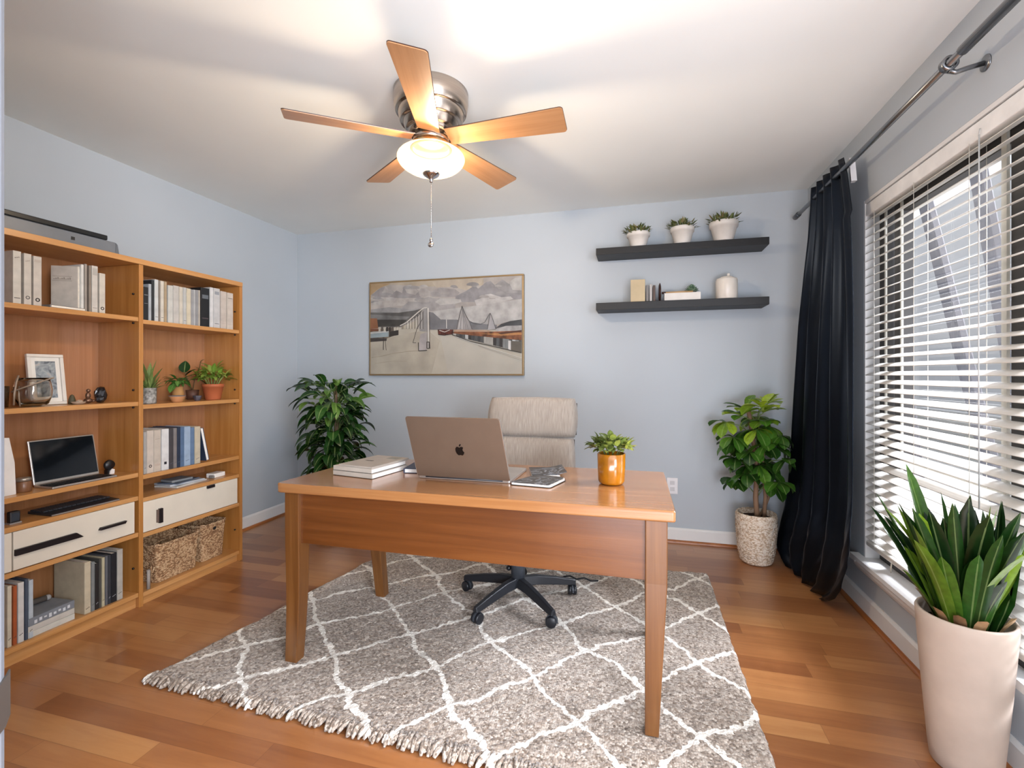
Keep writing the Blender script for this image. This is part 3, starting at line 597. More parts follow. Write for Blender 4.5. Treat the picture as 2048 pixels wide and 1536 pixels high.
b=MB(); b.prism(cornered([(-W,.012),(W,.012),(W,.275),(-W,.275)],[.004,.004,.012,.012]),-.003,.003,'xz',T=T)
# lid plane drawn in xz, thickness along y
lid=b.build('lid',m_alu,lt,bev=.0015)
b=MB(); b.prism(cornered([(-W+.002,.014),(W-.002,.014),(W-.002,.273),(-W+.002,.273)],.008),.0032,.0042,'xz',T=T); b.build('screen',M('dark_screen','#0a0b0d',.1),lt)
MB().prism([(W,.014),(W,.268),(W+.0016,.268),(W+.0016,.014)],-.002,.003,'xz',T=T).build('lid_edge',m_alus,lid)
MB().prism([(-W-.0014,.014),(-W-.0014,.268),(-W,.268),(-W,.014)],-.002,.003,'xz',T=T).build('lid_edge',m_alus,lid)
b=MB(); 
TA=T
bb=MB(); apple(bb,.012,.135,.040,-.0042,-.0031)
for v in bb.b.verts: v.co=TA@v.co
bb.build('logo',M('logo_black','#0b0b0c',.25),lid,(0,0,0))
b=MB(); b.prism(cornered([(-W,.0),(W,.0),(W,.27),(-W,.27)],.012),0,.013,'xy'); base_=b.build('keyboard_base',m_alus,lt,bev=.002)
b=MB()
for r in range(5):
    for c in range(14): b.box(-.15+c*.0217,-.15+c*.0217+.0185,.03+r*.021,.03+r*.021+.0175,.0133,.0148)
b.build('keys',M('key_black','#1b1c1e',.5),base_)
MB().box(-.06,.06,.155,.235,.0132,.0138).build('trackpad',M('trackpad','#b9b5b0',.3,.5),base_)
b=MB(); T2=Matrix.Rotation(PI/2,4,'Y'); b.lathe([(.0,-.17),(.006,-.17),(.006,.17),(0,.17)],c=(0,.004,.009),n=12,T=T2); b.build('hinge',m_dk,lt)
# stacked books on desk left
m_bg=M('grey_beige_cover','#b9b0a4',.5); m_bp=M('white_pages','#ece9e4',.7,var=.03,scale=80); m_bd=M('dark_endband','#2e2723',.6)
def deskbook(name,lab,p,w,d,z0,h,rz,grp):
    t=thing(name,lab,'book',(p[0],p[1],z0),rz,grp); c=.003
    b=MB(); b.box(0,w,0,d,0,c*.6,mi=1); b.box(0,w,0,d,h-c,h); b.box(0,w,0,c,c*.6,h-c); b.build('cover',[m_bg,m_bd],t,bev=.0006,seg=1)
    MB().box(.003,w-.001,c,d-.003,c*.6,h-c).build('pages',m_bp,t); return t
deskbook('hardcover_book','pale thick book at the bottom of the three book stack on the desk',(-1.293,1.80),.218,.24,TZ+.0005,.021,-.17,'books stacked on the desk')
deskbook('hardcover_book','pale thick book in the middle of the three book stack on the desk',(-1.292,1.801),.212,.235,TZ+.022,.020,-.165,'books stacked on the desk')
t=thing('thin_booklet','thin grey booklet on top of the book stack on the desk','book',(-1.262,1.798,TZ+.0425),-.17,'books stacked on the desk')
MB().box(0,.185,0,.25,0,.008).build('cover',M('greige_cover','#aaa196',.45),t,bev=.001); MB().prism([(.05,.11),(.085,.112),(.09,.12),(.055,.118)],.0081,.0088,'xy').build('ribbon',m_bd,t)
MB().box(.1,.16,.19,.235,.0082,.0086).build('sticker',M('grey_sticker','#8b8d86',.6),t)
t=thing('notebook','blue edged closed notebook poking out left behind the laptop','notebook',(-.96,1.98,TZ+.0005),.15); b=MB(); b.box(-.06,.035,-.06,.1,0,.003); b.box(-.06,.035,-.06,.1,.018,.021); b.box(-.062,-.056,-.06,.1,0,.021); b.build('cover',M('navy_cover','#3d455c',.5),t,bev=.002); MB().box(-.055,.034,-.058,.098,.003,.018).build('pages',m_bp,t)
# open magazine pile right of laptop
mp1=NT('printed_dark'); tc=mp1.add('TexCoord'); v=mp1.add('TexVoronoi',i={'Scale':22.0}); mp1.l(tc.outputs['Object'],v.inputs['Vector']); n=mp1.add('TexNoise',i={'Scale':14.0,'Detail':5.0,'Distortion':2.0}); mp1.l(tc.outputs['Object'],n.inputs['Vector']); mp1.l(mp1.ramp(n.outputs[0],[(.40,'#1e2023'),(.5,'#35383d'),(.56,'#7d8188'),(.6,'#24262a')]),mp1.b.inputs['Base Color']); mp1.b.inputs['Roughness'].default_value=.25
m_print=mp1.m
t=thing('open_magazine','open magazine with dark printed pages just right behind the laptop','magazine',(-.405,2.065,TZ+.0005),.30)
b=MB(); b.box(-.06,.06,-.085,.08,0,.008); b.build('pages',m_bp,t,bev=.001); b=MB(); pts=[(-.06,.0085),(.03,.0085),(.06,.012),(.09,.020),(.091,.023),(.06,.015),(.03,.0115),(-.06,.0115)]; b.prism(pts,-.075,.09,'xz'); b.build('cover',m_print,t)
t=thing('magazine','closed dark printed magazine lying on the desk right of the laptop','magazine',(-.400,1.885,TZ+.0005),-.10)
qd=cornered([(-.085,-.075),(.078,-.075),(.105,.085),(-.03,.095)],[.01,.012,.03,.02])
MB().prism(qd,0,.010,'xy').build('pages',m_bp,t); MB().prism([(x*1.02,y*1.02) for x,y in qd],-.0003+.0003,.0025,'xy').build('back_cover',m_black,t); MB().prism([(x*.97-.003,y) for x,y in qd],.0102,.012,'xy').build('front_cover',m_print,t)
# amber mug with plant
t=thing('amber_glass_pot','amber glazed cup holding leafy green flowers on the desk','plant',(-.105,1.945,TZ+.0004))
am=M('amber_glaze','#b8720f',.18,.0,var=.25,scale=14,coat=.7)
MB().lathe([(0,.0),(.038,0),(.047,.004),(.052,.014),(.054,.06),(.0555,.122),(.053,.124),(.051,.11),(0,.108)],n=48,disp=lambda i,k:.0008*math.sin(i*.8)).build('cup',am,t)
MB().lathe([(0,0),(.0505,.0),(.052,.108),(0,.112)][2:],n=24,cap=False).build('soil',M('soil','#2a1d16',.9,bump=.5),t)
b=MB(); rr=random.Random(11)
for k in range(150):
    a=rr.uniform(0,2*PI); el=rr.uniform(-.1,1.3); q=rr.uniform(.02,.085); base=(q*math.cos(a)*.9,q*math.sin(a)*.7,.128+rr.uniform(0,.055)*(1-(q/.1)**2)+.01)
    b.leaf(base,(math.cos(a)*math.cos(el),math.sin(a)*math.cos(el),math.sin(el)),rr.uniform(.026,.045),rr.uniform(.018,.03),.6,.35,4,tint=(.25+.5*rr.random()+.3*(math.cos(a)*q/.085)))
b.build('foliage',leafmat('hydrangea_leaf','#42521c','#83944a','#c8cf5a',.4,.2),t)
b=MB(); 
for k in range(9):
    a=k*.7; b.tube([(.02*math.cos(a),.02*math.sin(a),.10),(.045*math.cos(a),.04*math.sin(a),.16)],.002,5)
b.build('stems',M('stem_green','#56632b',.6),t)
# ---------------------------------------------------------------- office chair
ch=thing('office_chair','beige fabric office chair with black five star base behind the desk','office chair',(-.605,2.385,RT),rz=0)
def fabric():
    t=NT('chair_fabric'); tc=t.add('TexCoord'); mp=t.add('Mapping'); mp.inputs['Scale'].default_value=(420,60,14); t.l(tc.outputs['Object'],mp.inputs[0]); n=t.add('TexNoise',i={'Scale':1.0,'Detail':3.0}); t.l(mp.outputs[0],n.inputs['Vector'])
    t.l(t.ramp(n.outputs[0],[(.3,'#8d8279'),(.55,'#a1978c'),(.75,'#b1a89d')]),t.b.inputs['Base Color']); t.b.inputs['Roughness'].default_value=.9; t.b.inputs['Sheen Weight'].default_value=.3; t.bump(n.outputs[0],.3,.002); return t.m
m_fab=fabric(); m_pl=M('base_plastic','#1c1e23',.38,var=.03)
def pillow(b,w,h,d,rc,bow=.03,taper=0,T=None,n=22):
    fr=[];bk=[]
    for j in range(n+1):
        r1=[];r2=[]
        for i in range(n+1):
            u=i/n*2-1; v=j/n*2-1
            # squircle mapping keeps rounded corners
            k=1-rc*(u*u*v*v); x=u*k; z=v*k; e=(1-abs(u)**7)*(1-abs(v)**7); e=max(e,0)**.5
            xx=x*w/2*(1+taper*(-v)); yb_=bow*(x*x); 
            r1.append(Vector((xx,-e*d/2+yb_*-1,z*h/2))); r2.append(Vector((xx,e*d/2-yb_,z*h/2)))
        fr.append(r1); bk.append(r2)
    V={}
    def g(p,key): 
        if key not in V: V[key]=b.b.verts.new(T@p if T else p)
        return V[key]
    for j in range(n):
        for i in range(n):
            for side,src in ((0,fr),(1,bk)):
                ks=[(i,j),(i+1,j),(i+1,j+1),(i,j+1)]; vs=[]
                for a,c in ks:
                    edge=a in(0,n) or c in(0,n); vs.append(g(src[c][a],(a,c) if edge else (a,c,side)))
                b.face(vs if side==0 else vs[::-1],None,True)
    return b
lean=math.radians(-9)
Tb=Matrix.Translation((0,.22,.42))@Matrix.Rotation(lean,4,'X')
ob=pillow(MB(),.515,.44,.085,.06,.02,-.0,Tb@Matrix.Translation((.012,0,.195))).build('backrest',m_fab,ch)
pillow(MB(),.53,.235,.10,.07,.02,0.01,Tb@Matrix.Translation((.012,-.004,.515))).build('headrest',m_fab,ch)
b=MB(); b.tube([(Tb@Vector((.254,.006,z))) for z in (.05,.2,.33,.395)],.004,8); b.tube([(Tb@Vector((.264,.006,z))) for z in (.42,.48,.54,.60)],.004,8); b.build('piping',M('dark_piping','#5c544d',.7),ch)
b=MB(); pillow(b,.50,.52,.10,.1,.0,0,Matrix.Translation((0,0,.43))@Matrix.Rotation(PI/2,4,'X')); b.build('seat',m_fab,ch)
b=MB(); b.box(-.10,.10,-.11,.13,.345,.378); b.box(-.03,.03,.1,.29,.345,.365); b.hexa([(-.035,.27,.345),(.035,.27,.345),(.035,.285,.345),(-.035,.285,.345)],[(-.035,.32,.62),(.035,.32,.62),(.035,.335,.62),(-.035,.335,.62)]); b.build('tilt_mechanism',m_black,ch,bev=.004)
MB().lathe([(.0,.13),(.017,.13),(.017,.35),(0,.35)],n=20).build('gas_lift',m_black,ch); MB().lathe([(0,.115),(.036,.115),(.036,.25),(.033,.254),(.020,.256),(.020,.262),(.0,.262)],n=28).build('lift_cover',m_dk,ch)
b=MB(); b.tube([(-.08,-.02,.35),(-.14,-.06,.34),(-.2,-.09,.335)],.006,8); b.tube([(-.19,-.085,.335),(-.23,-.10,.333)],.011,8); b.build('lift_lever',m_black,ch)
b=MB(); b.tube([(-.13,.06,.34),(-.12,.05,.29),(-.06,.02,.21),(-.034,.01,.17)],.006,8,rs=[.004,.009,.009,.005]); b.ball((-.05,-.0,.165),.014,n=6); b.build('cable_sleeve',m_black,ch)
for k in range(5):
    a=math.radians(-116+72*k); T=Matrix.Rotation(a,4,'Z'); b=MB()
    st=[(.02,.030,.085,.128),(.10,.025,.082,.125),(.2,.021,.070,.108),(.29,.018,.058,.088),(.315,.016,.057,.082)]
    prev=None
    for (r,w,zl,zh) in st:
        v=[b.b.verts.new(T@Vector(p)) for p in((r,-w,zl),(r,w,zl),(r,w*.55,zh),(r,-w*.55,zh))]
        if prev:
            for i in range(4): j=(i+1)%4; b.face([prev[i],prev[j],v[j],v[i]])
        else: b.face(v)
        prev=v
    b.face(prev[::-1]); arm=b.build('star_leg',m_pl,ch,bev=.004)
    b=MB(); T3=T@Matrix.Translation((.298,0,0))@Matrix.Rotation(.7*k,4,'Z')
    for sx in(-1,1): 
        T4=T3@Matrix.Translation((0,sx*.013,.027))@Matrix.Rotation(PI/2,4,'X'); b.lathe([(0,-.009),(.022,-.009),(.026,-.006),(.026,.006),(.022,.009),(0,.009)],n=20,T=T4)
    b.build('caster',m_pl,arm)
    b=MB(); T4=T3@Matrix.Translation((0,0,.027)); b.prism([(.03*math.cos(q),.03*math.sin(q)) for q in [-.2+k2*(PI+.4)/8 for k2 in range(9)]],-.004,.004,'xz',T=T4); b.lathe([(0,.05-.0),(.006,.05-.0),(.006,.062),(0,.062)],n=8,T=T3,c=(0,0,0)); b.build('caster_fork',m_dk,arm)
tag(MB().tube([(-.42,2.72,RT+.008),(-.38,2.735,RT+.009),(-.34,2.70,RT+.009),(-.30,2.73,RT+.009),(-.26,2.70,RT+.009),(-.22,2.715,RT+.008)],.005,8).build('cable',m_black,None,(-.3,2.7,RT)),'short black cable lying on the rug behind the desk chair base','cable')
# ---------------------------------------------------------------- bookcase
XF,XBK=-2.478,-2.762
bc=thing('bookcase','tall orange wooden bookcase with two bays and cream drawers on the left wall','bookcase',(-2.63,1.77,0)); bo=(-2.63,1.77,0)
YA,YD0,YD1,YE=1.00,1.853,1.875,2.510; ZT=1.795
MB().box(-2.80,XF,YA,YA+.022,0,ZT-.028).build('side_panel',m_case,bc,bo,bev=.002)
MB().box(-2.80,XF,YE-.022,YE,0,ZT-.028).build('side_panel',m_case,bc,bo,bev=.002)
b=MB(); b.box(-2.80,XF,YD0,YD1,0,ZT-.028)
b.build('divider',m_case,bc,bo,bev=.002)
b=MB()
MB().box(-2.80,XF+.002,YA,YE,ZT-.0275,ZT).build('top_board',m_caseh,bc,bo,bev=.002)
MB().box(-2.782,XBK,YA+.022,YE-.022,.02,ZT-.028).build('back_panel',m_back,bc,bo)
SL=[1.495,1.06,.695,.575,.388,.078]; SR=[1.485,1.043,.678,.56,.375,.068]
for (ya,yb,ss) in ((YA+.0225,YD0-.0005,SL),(YD1+.0005,YE-.0225,SR)):
    for i,z in enumerate(ss):
        MB().box(XBK+.001,XF-.004+(.012 if i==5 else 0)*0,ya,yb,z-.022,z).build('shelf_board',m_caseh,bc,bo,bev=.0015)
    MB().box(-2.52,-2.500,ya,yb,.0,ss[5]-.0225).build('plinth',m_caseh,bc,bo)
    b=MB()
    for z in (ss[0]-.03,ss[1]-.03,ss[1]+.06,ss[0]+.12,.2):
        T=Matrix.Translation((XF-.035,yb-.0,z))@Matrix.Rotation(PI/2,4,'X'); b.lathe([(0,0),(.005,0),(.005,.006),(0,.006)],n=10,T=T)
    b.build('shelf_pins',m_black,bc,bo)
def drawer(ya,yb,z0,z1):
    d=MB().box(XF-.024,XF-.006,ya,yb,z0,z1).build('drawer_front',m_cream,bc,bo,bev=.001); return d
def child(b,name,mat,par,bev=0): return b.build(name,mat,par,bo,bev=bev)
d0=drawer(YA+.024,1.345,.392,.551); 
d1_=drawer(1.350,1.835,.392,.551)
mh=M('handle_dark','#231c1e',.35,.3)
b=MB(); b.hexa([(XF-.0055,1.352,.452),(XF+.006,1.352,.452),(XF+.006,1.60,.452),(XF-.0055,1.60,.452)],[(XF-.0055,1.352,.478),(XF+.006,1.352,.478),(XF+.006,1.572,.478),(XF-.0055,1.572,.478)]); child(b,'handle',mh,d1_,.001)
b=MB(); b.hexa([(XF-.0055,1.665,.458),(XF+.012,1.668,.458),(XF+.012,1.78,.458),(XF-.0055,1.782,.458)],[(XF-.0055,1.672,.470),(XF+.012,1.675,.470),(XF+.012,1.787,.470),(XF-.0055,1.789,.470)]); child(b,'handle',mh,d1_,.001)
d2_=drawer(YD1+.004,YE-.034,.378,.536)
yh=at(320,1020,x=XF).y; b=MB(); b.box(XF-.0055,XF+.002,yh-.016,yh-.006,.410,.478); child(b,'handle_plate',M('handle_brown','#6b5a52',.4),d2_); b=MB(); b.box(XF-.0055,XF+.009,yh-.006,yh+.012,.405,.482); child(b,'handle',mh,d2_,.001)
yh=at(422,972,x=XF).y; b=MB(); b.box(XF-.0055,XF+.004,yh-.025,yh+.025,.520,.5355); child(b,'handle',mh,d2_)
b=MB(); b.box(XBK+.01,XF-.03,1.03,1.83,.394,.54); child(b,'drawer_box',m_back,d1_) 
b=MB(); b.box(XBK+.01,XF-.03,YD1+.02,YE-.05,.38,.53); child(b,'drawer_box',m_back,d2_) 
XS=-2.497
def Y(u,x=XS): return at(u,750,x=x).y
def vb(name,lab,u0,u1,vt,zs,mat,dep=.16,grp=None,x=XS,gap=.0008,marks=None,cat='book',pages=True,lean=0):
    y0,y1=Y(u0,x)+gap,Y(u1,x)-gap; z1=at((u0+u1)/2,vt,x=x).z; h=z1-zs
    if pages: t=boxbook(name,lab,cat,x-dep,x,y0,y1,zs+.0004,z1,mat,None,grp,spine='x+',rx=lean)
    else:
        t=thing(name,lab,cat,((2*x-dep)/2,(y0+y1)/2,zs+.0004),0,grp,lean); MB().box(-dep/2,dep/2,(y0-y1)/2,(y1-y0)/2,0,h).build('case',mat,t,bev=.0015)
    if marks:
        w=(y1-y0)/2; X=dep/2
        for kind,fz,fh,col in marks:
            b=MB(); z=h*fz
            if kind=='bar': b.box(X+.0001,X+.0009,-w*.72,w*.72,z,z+h*fh)
            elif kind=='ring': T=Matrix.Translation((X+.0001,0,z))@Matrix.Rotation(PI/2,4,'Y'); r=min(w*.6,.008); b.lathe([(r*.55,0),(r,0),(r,.0008),(r*.55,.0008)],n=16,T=T,cap=False)
            elif kind=='sq': b.box(X+.0001,X+.0009,-w*.35,w*.35,z,z+w*.7)
            elif kind=='scr':
                for q in range(3): b.box(X+.0001,X+.0007,-w*.6+q*w*.42,-w*.6+q*w*.42+w*.3,z+q*.002,z+q*.002+.003)
            b.build('spine_mark',M('mark_'+col[1:],col,.5),t)
    return t
def cm(c,r=.6): return M('cover_'+c.strip('#'),'#%02x%02x%02x'%tuple(int(int(c[i:i+2],16)*k) for i,k in ((1,.89),(3,.90),(5,.90))),r,var=.08,scale=25)
# left bay, top shelf
g='binders on the top shelf of the left bay'
z=SL[0]
vb('ring_binder','cream binder with dark dash low on its spine, leftmost on the top left shelf',25.5,43,502,z,cm('#ddd5c9'),.22,g,marks=[('bar',.1,.012,'#2d2826'),('scr',.86,.02,'#6b625b')],cat='binder',pages=False)
vb('ring_binder','cream ring binder with a grey swirl mark, middle of three on the top left shelf',47.5,63.5,507.5,z,cm('#d9cfc3'),.22,g,marks=[('ring',.14,0,'#6f6a66'),('scr',.84,.02,'#9a8f86')],cat='binder',pages=False)
vb('ring_binder','cream ring binder with a black ring mark, rightmost of three on the top left shelf',66.5,84,513,z,cm('#d8cdc1'),.22,g,marks=[('ring',.12,0,'#26211f'),('bar',.88,.05,'#b3a79b')],cat='binder',pages=False)
def facing(name,lab,cat,u0,u1,v0a,v0b,zs,mat,x=XS,th=.03,rot=.0,marks=None,grp=None,dx=.10):
    """book standing turned so that its front cover looks towards the room"""
    y0,y1=Y(u0,x-dx*.6),Y(u1,x); z1=at((u0+u1)/2,(v0a+v0b)/2,x=x-dx*.3).z; h=z1-zs; a=math.atan2(dx,y1-y0); L_=math.hypot(dx,y1-y0)
    t=thing(name,lab,cat,(x-.006,y1-.008,zs+.0004),0,grp); T=Matrix.Rotation(-a,4,'Z')
    MB().box(-th,0,-L_,0,0,h,T=T).build('cover',mat,t,bev=.001)
    MB().box(-th+.003,-.003,-L_+.004,.0006,.004,h-.002+.0025,T=T).build('pages',m_page,t)
    if marks:
        b=MB()
        b.box(.0002,.0009,-L_*.94,-L_*.2,h*.66,h*.668,T=T); b.box(.0002,.0009,-L_*.94,-L_*.2,h*.76,h*.768,T=T)
        for q in range(9): b.box(.0002,.0009,-L_*(.9-q*.075),-L_*(.9-q*.075)+L_*.045,h*.69,h*(.71+.03*((q*7)%3)/2),T=T)
        b.build('cover_print',M('mark_8f857b','#8f857b',.5),t)
    return t
facing('catalogue','cream catalogue standing with its printed cover turned to the room, top left shelf','book',119,161,534,530,z,cm('#d3c9bd'),marks=1,dx=.09)
vb('book','white book right after the cream catalogue on the top left shelf',162,168,529,z,cm('#e7e4df'),.18)
vb('book','tall slim grey book between white and taupe ones on the top left shelf',169,174.5,528,z,cm('#a59a90'),.18)
vb('book','taupe book left of the labelled binder on the top left shelf',178,183,531,z,cm('#9c8c7e'),.18)
vb('ring_binder','pale binder with a grey label, second from right end of the top left shelf',183.5,196,532,z,cm('#dad2c8'),.2,marks=[('bar',.8,.15,'#aaa59d'),('bar',.09,.008,'#5d554f')],cat='binder',pages=False)
vb('ring_binder','short cream binder with a dark spade mark, rightmost on the top left shelf',198.5,211,547,z,cm('#ddd2c4'),.2,marks=[('ring',.12,0,'#2b2522')],cat='binder',pages=False)
t=thing('booklet','thin grey booklet lying flat below the catalogue on the top left shelf','booklet',(XS-.045,Y(128),z+.0004),.06); MB().box(-.04,.05,-.06,.085,0,.012).build('cover',cm('#8f8781'),t,bev=.001); MB().box(-.035,.0505,-.055,.08,.002,.0095).build('pages',m_page,t)
# printer on top
t=thing('flatbed_scanner','long flat dark grey scanner lying on top of the bookcase','scanner',(-2.64,1.49,ZT+.0005)); 
b=MB(); b.box(-.12,.10,-.46,.295,.004,.068); b.hexa([(-.12,.295,.004),(.10,.295,.004),(.085,.325,.004),(-.10,.325,.004)],[(-.12,.295,.068),(.10,.295,.068),(.08,.318,.066),(-.10,.318,.066)]); b.build('body',M('scanner_grey','#70757b',.35),t,bev=.004)
b=MB(); b.box(-.125,.104,-.46,.255,.0685,.092); b.build('lid',M('scanner_lid_black','#16191c',.25),t,bev=.004)
b=MB()
for x_ in(-.09,.07):
    for y_ in(-.4,.27): b.box(x_-.012,x_+.012,y_-.012,y_+.012,0,.0045)
b.build('foot',m_black,t); MB().box(.1005,.1015,.10,.115,.03,.045).build('button',m_black,t)
# left bay second shelf : glass vase, photo frame, ornaments
z=SL[1]
def jm(name,col,rough=.05,tr=.9): 
    m=M(name,col,rough,0,trans=tr,var=0); return m
m_gl=jm('smoky_glass','#f4f1ec',.03,1.0)
yv=Y(66,-2.55); t=thing('glass_vase','squat round smoky glass vase with straps on the second left shelf','vase',(-2.55,yv,z+.0004))
MB().lathe([(0,.0),(.035,0),(.05,.012),(.062,.045),(.063,.075),(.058,.105),(.052,.125),(.049,.125),(.055,.105),(.0595,.075),(.0585,.045),(.047,.015),(.0,.006)],n=40).build('bowl',m_gl,t)
ms_=M('leather_strap','#9b8a78',.4); b=MB(); b.tube([(.064*math.cos(a),.064*math.sin(a),.095+.03*math.sin(a*1.0+.6)) for a in [k*2*PI/28 for k in range(29)]],.003,8); b.build('strap',ms_,t)
b=MB(); b.tube([(.0,-.066,.01),(.015,-.072,.06),(.01,-.062,.11),(0,-.05,.135)],.0035,8); b.tube([(.01,-.050,.004),(.02,-.060,.05),(.015,-.055,.09)],.003,8); b.build('handle',ms_,t)
yv=Y(30,-2.57)-.03; t=thing('glass_tumbler','small amber tinted glass at the far left end of the second left shelf','glass',(-2.60,yv,z+.0004)); MB().lathe([(0,0),(.022,0),(.026,.09),(.024,.09),(.020,.004),(0,.004)],n=28).build('cup',jm('amber_glass','#b98a58'),t)
ya_,yb_=Y(68,-2.60),Y(137,-2.60); cyf=(ya_+yb_)/2; wf=(yb_-ya_)/2
zt=at(98,708,x=-2.64).z-z; t=thing('photo_frame','white photo frame with a flower picture leaning on the second left shelf','frame',(-2.62,cyf,z+.0004),-.12,None,0,math.radians(-9))
b=MB(); w=.014; b.box(-.009,.009,-wf,wf,0,w); b.box(-.009,.009,-wf,wf,zt-w,zt); b.box(-.009,.009,-wf,-wf+w,w,zt-w); b.box(-.009,.009,wf-w,wf,w,zt-w); b.build('frame',M('frame_white','#ded9cf',.4),t,bev=.002)
MB().box(-.008,.001,-wf+w,wf-w,w,zt-w).build('mat_board',M('mat_white','#e9e5dc',.8),t)
tt=NT('flower_print'); tc=tt.add('TexCoord'); v=tt.add('TexNoise',i={'Scale':24.0,'Detail':5.0,'Distortion':1.5}); tt.l(tc.outputs['Object'],v.inputs['Vector']); tt.l(tt.ramp(v.outputs[0],[(.38,'#4a5560'),(.5,'#7f8990'),(.62,'#9aa3a6'),(.72,'#b99a8e')]),tt.b.inputs['Base Color']); tt.b.inputs['Roughness'].default_value=.3
MB().box(.0011,.0018,-wf+w+.016,wf-w-.016,w+.018,zt-w-.018).build('print',tt.m,t)
t=thing('figurine','small bronze sitting figurine beside the dark crystal on the second left shelf','ornament',(-2.56,Y(176,-2.56),z+.0004)); b=MB(); b.ball((0,0,.014),.017,(1,1,.8),6); b.ball((0,0,.038),.012,(.8,.9,1.4),6); b.ball((.002,0,.062),.009,n=6); b.ball((.012,.013,.012),.009,(1.4,1,.8),5); b.build('body',M('bronze','#7d5f4c',.3,.7),t)
t=thing('crystal_rock','rough black crystal rock at the right of the second left shelf','rock',(-2.56,Y(201,-2.56),z+.0004)); b=MB(); b.ball((0,0,.040),.040,(.6,.62,1),6,disp=.004); b.ball((.01,-.008,.02),.022,(.9,1,.9),5,disp=.003); b.build('stone',M('obsidian','#1b1a1d',.25),t)
t=thing('pebble_dish','little stone coloured shell dish between frame and figurine','dish',(-2.55,Y(157,-2.55),z+.0004)); b=MB(); b.lathe([(0,0),(.018,0),(.028,.010),(.026,.012),(.015,.004),(0,.004)],n=20); b.ball((0,.004,.012),.011,(1,1.2,.8),5,disp=.001); b.build('dish',M('shell','#b29c86',.5),t)
t=thing('incense_cone','small dark green cone ornament just right of the photo frame','ornament',(-2.60,Y(144,-2.60),z+.0004)); MB().lathe([(0,0),(.014,0),(.013,.02),(.007,.04),(0,.045)],n=14).build('cone',M('moss_stone','#4f4a34',.6),t)
# left bay third shelf : laptop, jar, card, gadget
z=SL[2]
yl,yr=Y(62,-2.62),Y(194,-2.62); t=thing('laptop','old silver black laptop standing open on the third shelf of the bookcase','laptop',(-2.60,(yl+yr)/2,z+.0006)); w=(yr-yl)/2; hh=at(128,872,x=-2.66).z-z
T=Matrix.Rotation(math.radians(-12),4,'Y'); b=MB(); b.box(-.008,0,-w,w,.010,hh,T=T); lid=b.build('lid',m_alus,t,bev=.003)
MB().box(.0002,.0012,-w+.006,w-.006,.022,hh-.006,T=T).build('screen',M('glossy_screen','#0d1116',.06),lid)
b=MB(); b.box(-.003,.115,-w,w,0,.009); ba=b.build('keyboard_base',m_alus,t,bev=.002); b=MB()
for r in range(4):
    for c in range(13): b.box(.02+r*.02,.02+r*.02+.016,-w*.92+c*w*.142,-w*.92+c*w*.142+w*.118,.0092,.0115)
b.build('keys',m_black,ba); MB().box(.012,.112,-w+.006,w-.006,.0088,.0095).build('key_tray',M('key_tray','#202124',.5),ba)
t=thing('storage_jar','small brown jar with a metal clasp lid left of the open shelf laptop','jar',(-2.56,Y(47,-2.56),z+.0004)); MB().lathe([(0,0),(.024,0),(.026,.004),(.026,.042),(.022,.046),(0,.046)],n=28).build('jar',M('brown_jar','#7d563a',.3),t); MB().lathe([(0,.046),(.025,.046),(.026,.058),(.02,.061),(0,.061)],n=28).build('lid',M('jar_lid','#a59c90',.3,.6),t)
y0_=1.27; t=thing('white_card','white upright card at the left end of the laptop shelf','card',(-2.54,Y(31,-2.54)-.035,z+.0004),0); MB().prism([(-.07,0),(.035,0),(.03,.135),(.012,.24),(-.07,.25)],0,.004,'yz').build('sheet',M('card_white','#e4e0da',.6),t)
t=thing('desk_speaker','little round black speaker with a white tag at the right of the laptop shelf','speaker',(-2.60,Y(218,-2.60),z+.0004)); T=Matrix.Translation((0,0,.045))@Matrix.Rotation(PI/2,4,'Y'); MB().lathe([(0,-.012),(.018,-.012),(.026,0),(.022,.010),(0,.012)],n=24,T=T).build('body',m_black,t); MB().prism([(-.008,0),(.012,0),(.014,.022),(.004,.026),(-.006,.016)],.013,.019,'yz').build('tag',m_white,t); MB().box(-.012,.012,-.014,.014,0,.022).build('foot',m_black,t)
# fourth shelf : keyboard, camera
z=SL[3]; t=thing('keyboard','black keyboard lying on the lowest open desk shelf of the left bay','keyboard',(-2.565,Y(156,-2.565),z+.0004),.0); b=MB(); b.hexa([(-.075,-.15,0),(.072,-.15,0),(.072,.135,0),(-.075,.15,0)],[(-.075,-.15,.012),(.072,-.15,.008),(.072,.135,.008),(-.075,.15,.012)]); b.build('body',M('kb_body','#25272b',.3),t,bev=.002)
b=MB()
for r in range(5):
    for c in range(15): b.box(-.070+r*.0175,-.070+r*.0175+.014,-.142+c*.0183,-.142+c*.0183+.0155,.011,.0165)
b.build('keys',M('kb_keys','#34363b',.45),t); MB().box(.073,.0745,-.148,.133,.001,.006).build('trim',m_alus,t)
t=thing('smartwatch','black square smartwatch stand at the left end of the keyboard shelf','watch',(-2.53,Y(27,-2.53),z+.0004)); MB().box(-.012,.012,-.018,.018,.004,.052).build('case',m_black,t,bev=.005); MB().box(.0121,.0128,-.013,.013,.012,.044).build('face',M('watch_face','#3b4048',.1),t); MB().box(-.02,.014,-.02,.02,0,.006).build('base',M('kb_trim','#b8b8b8',.3,.6),t)
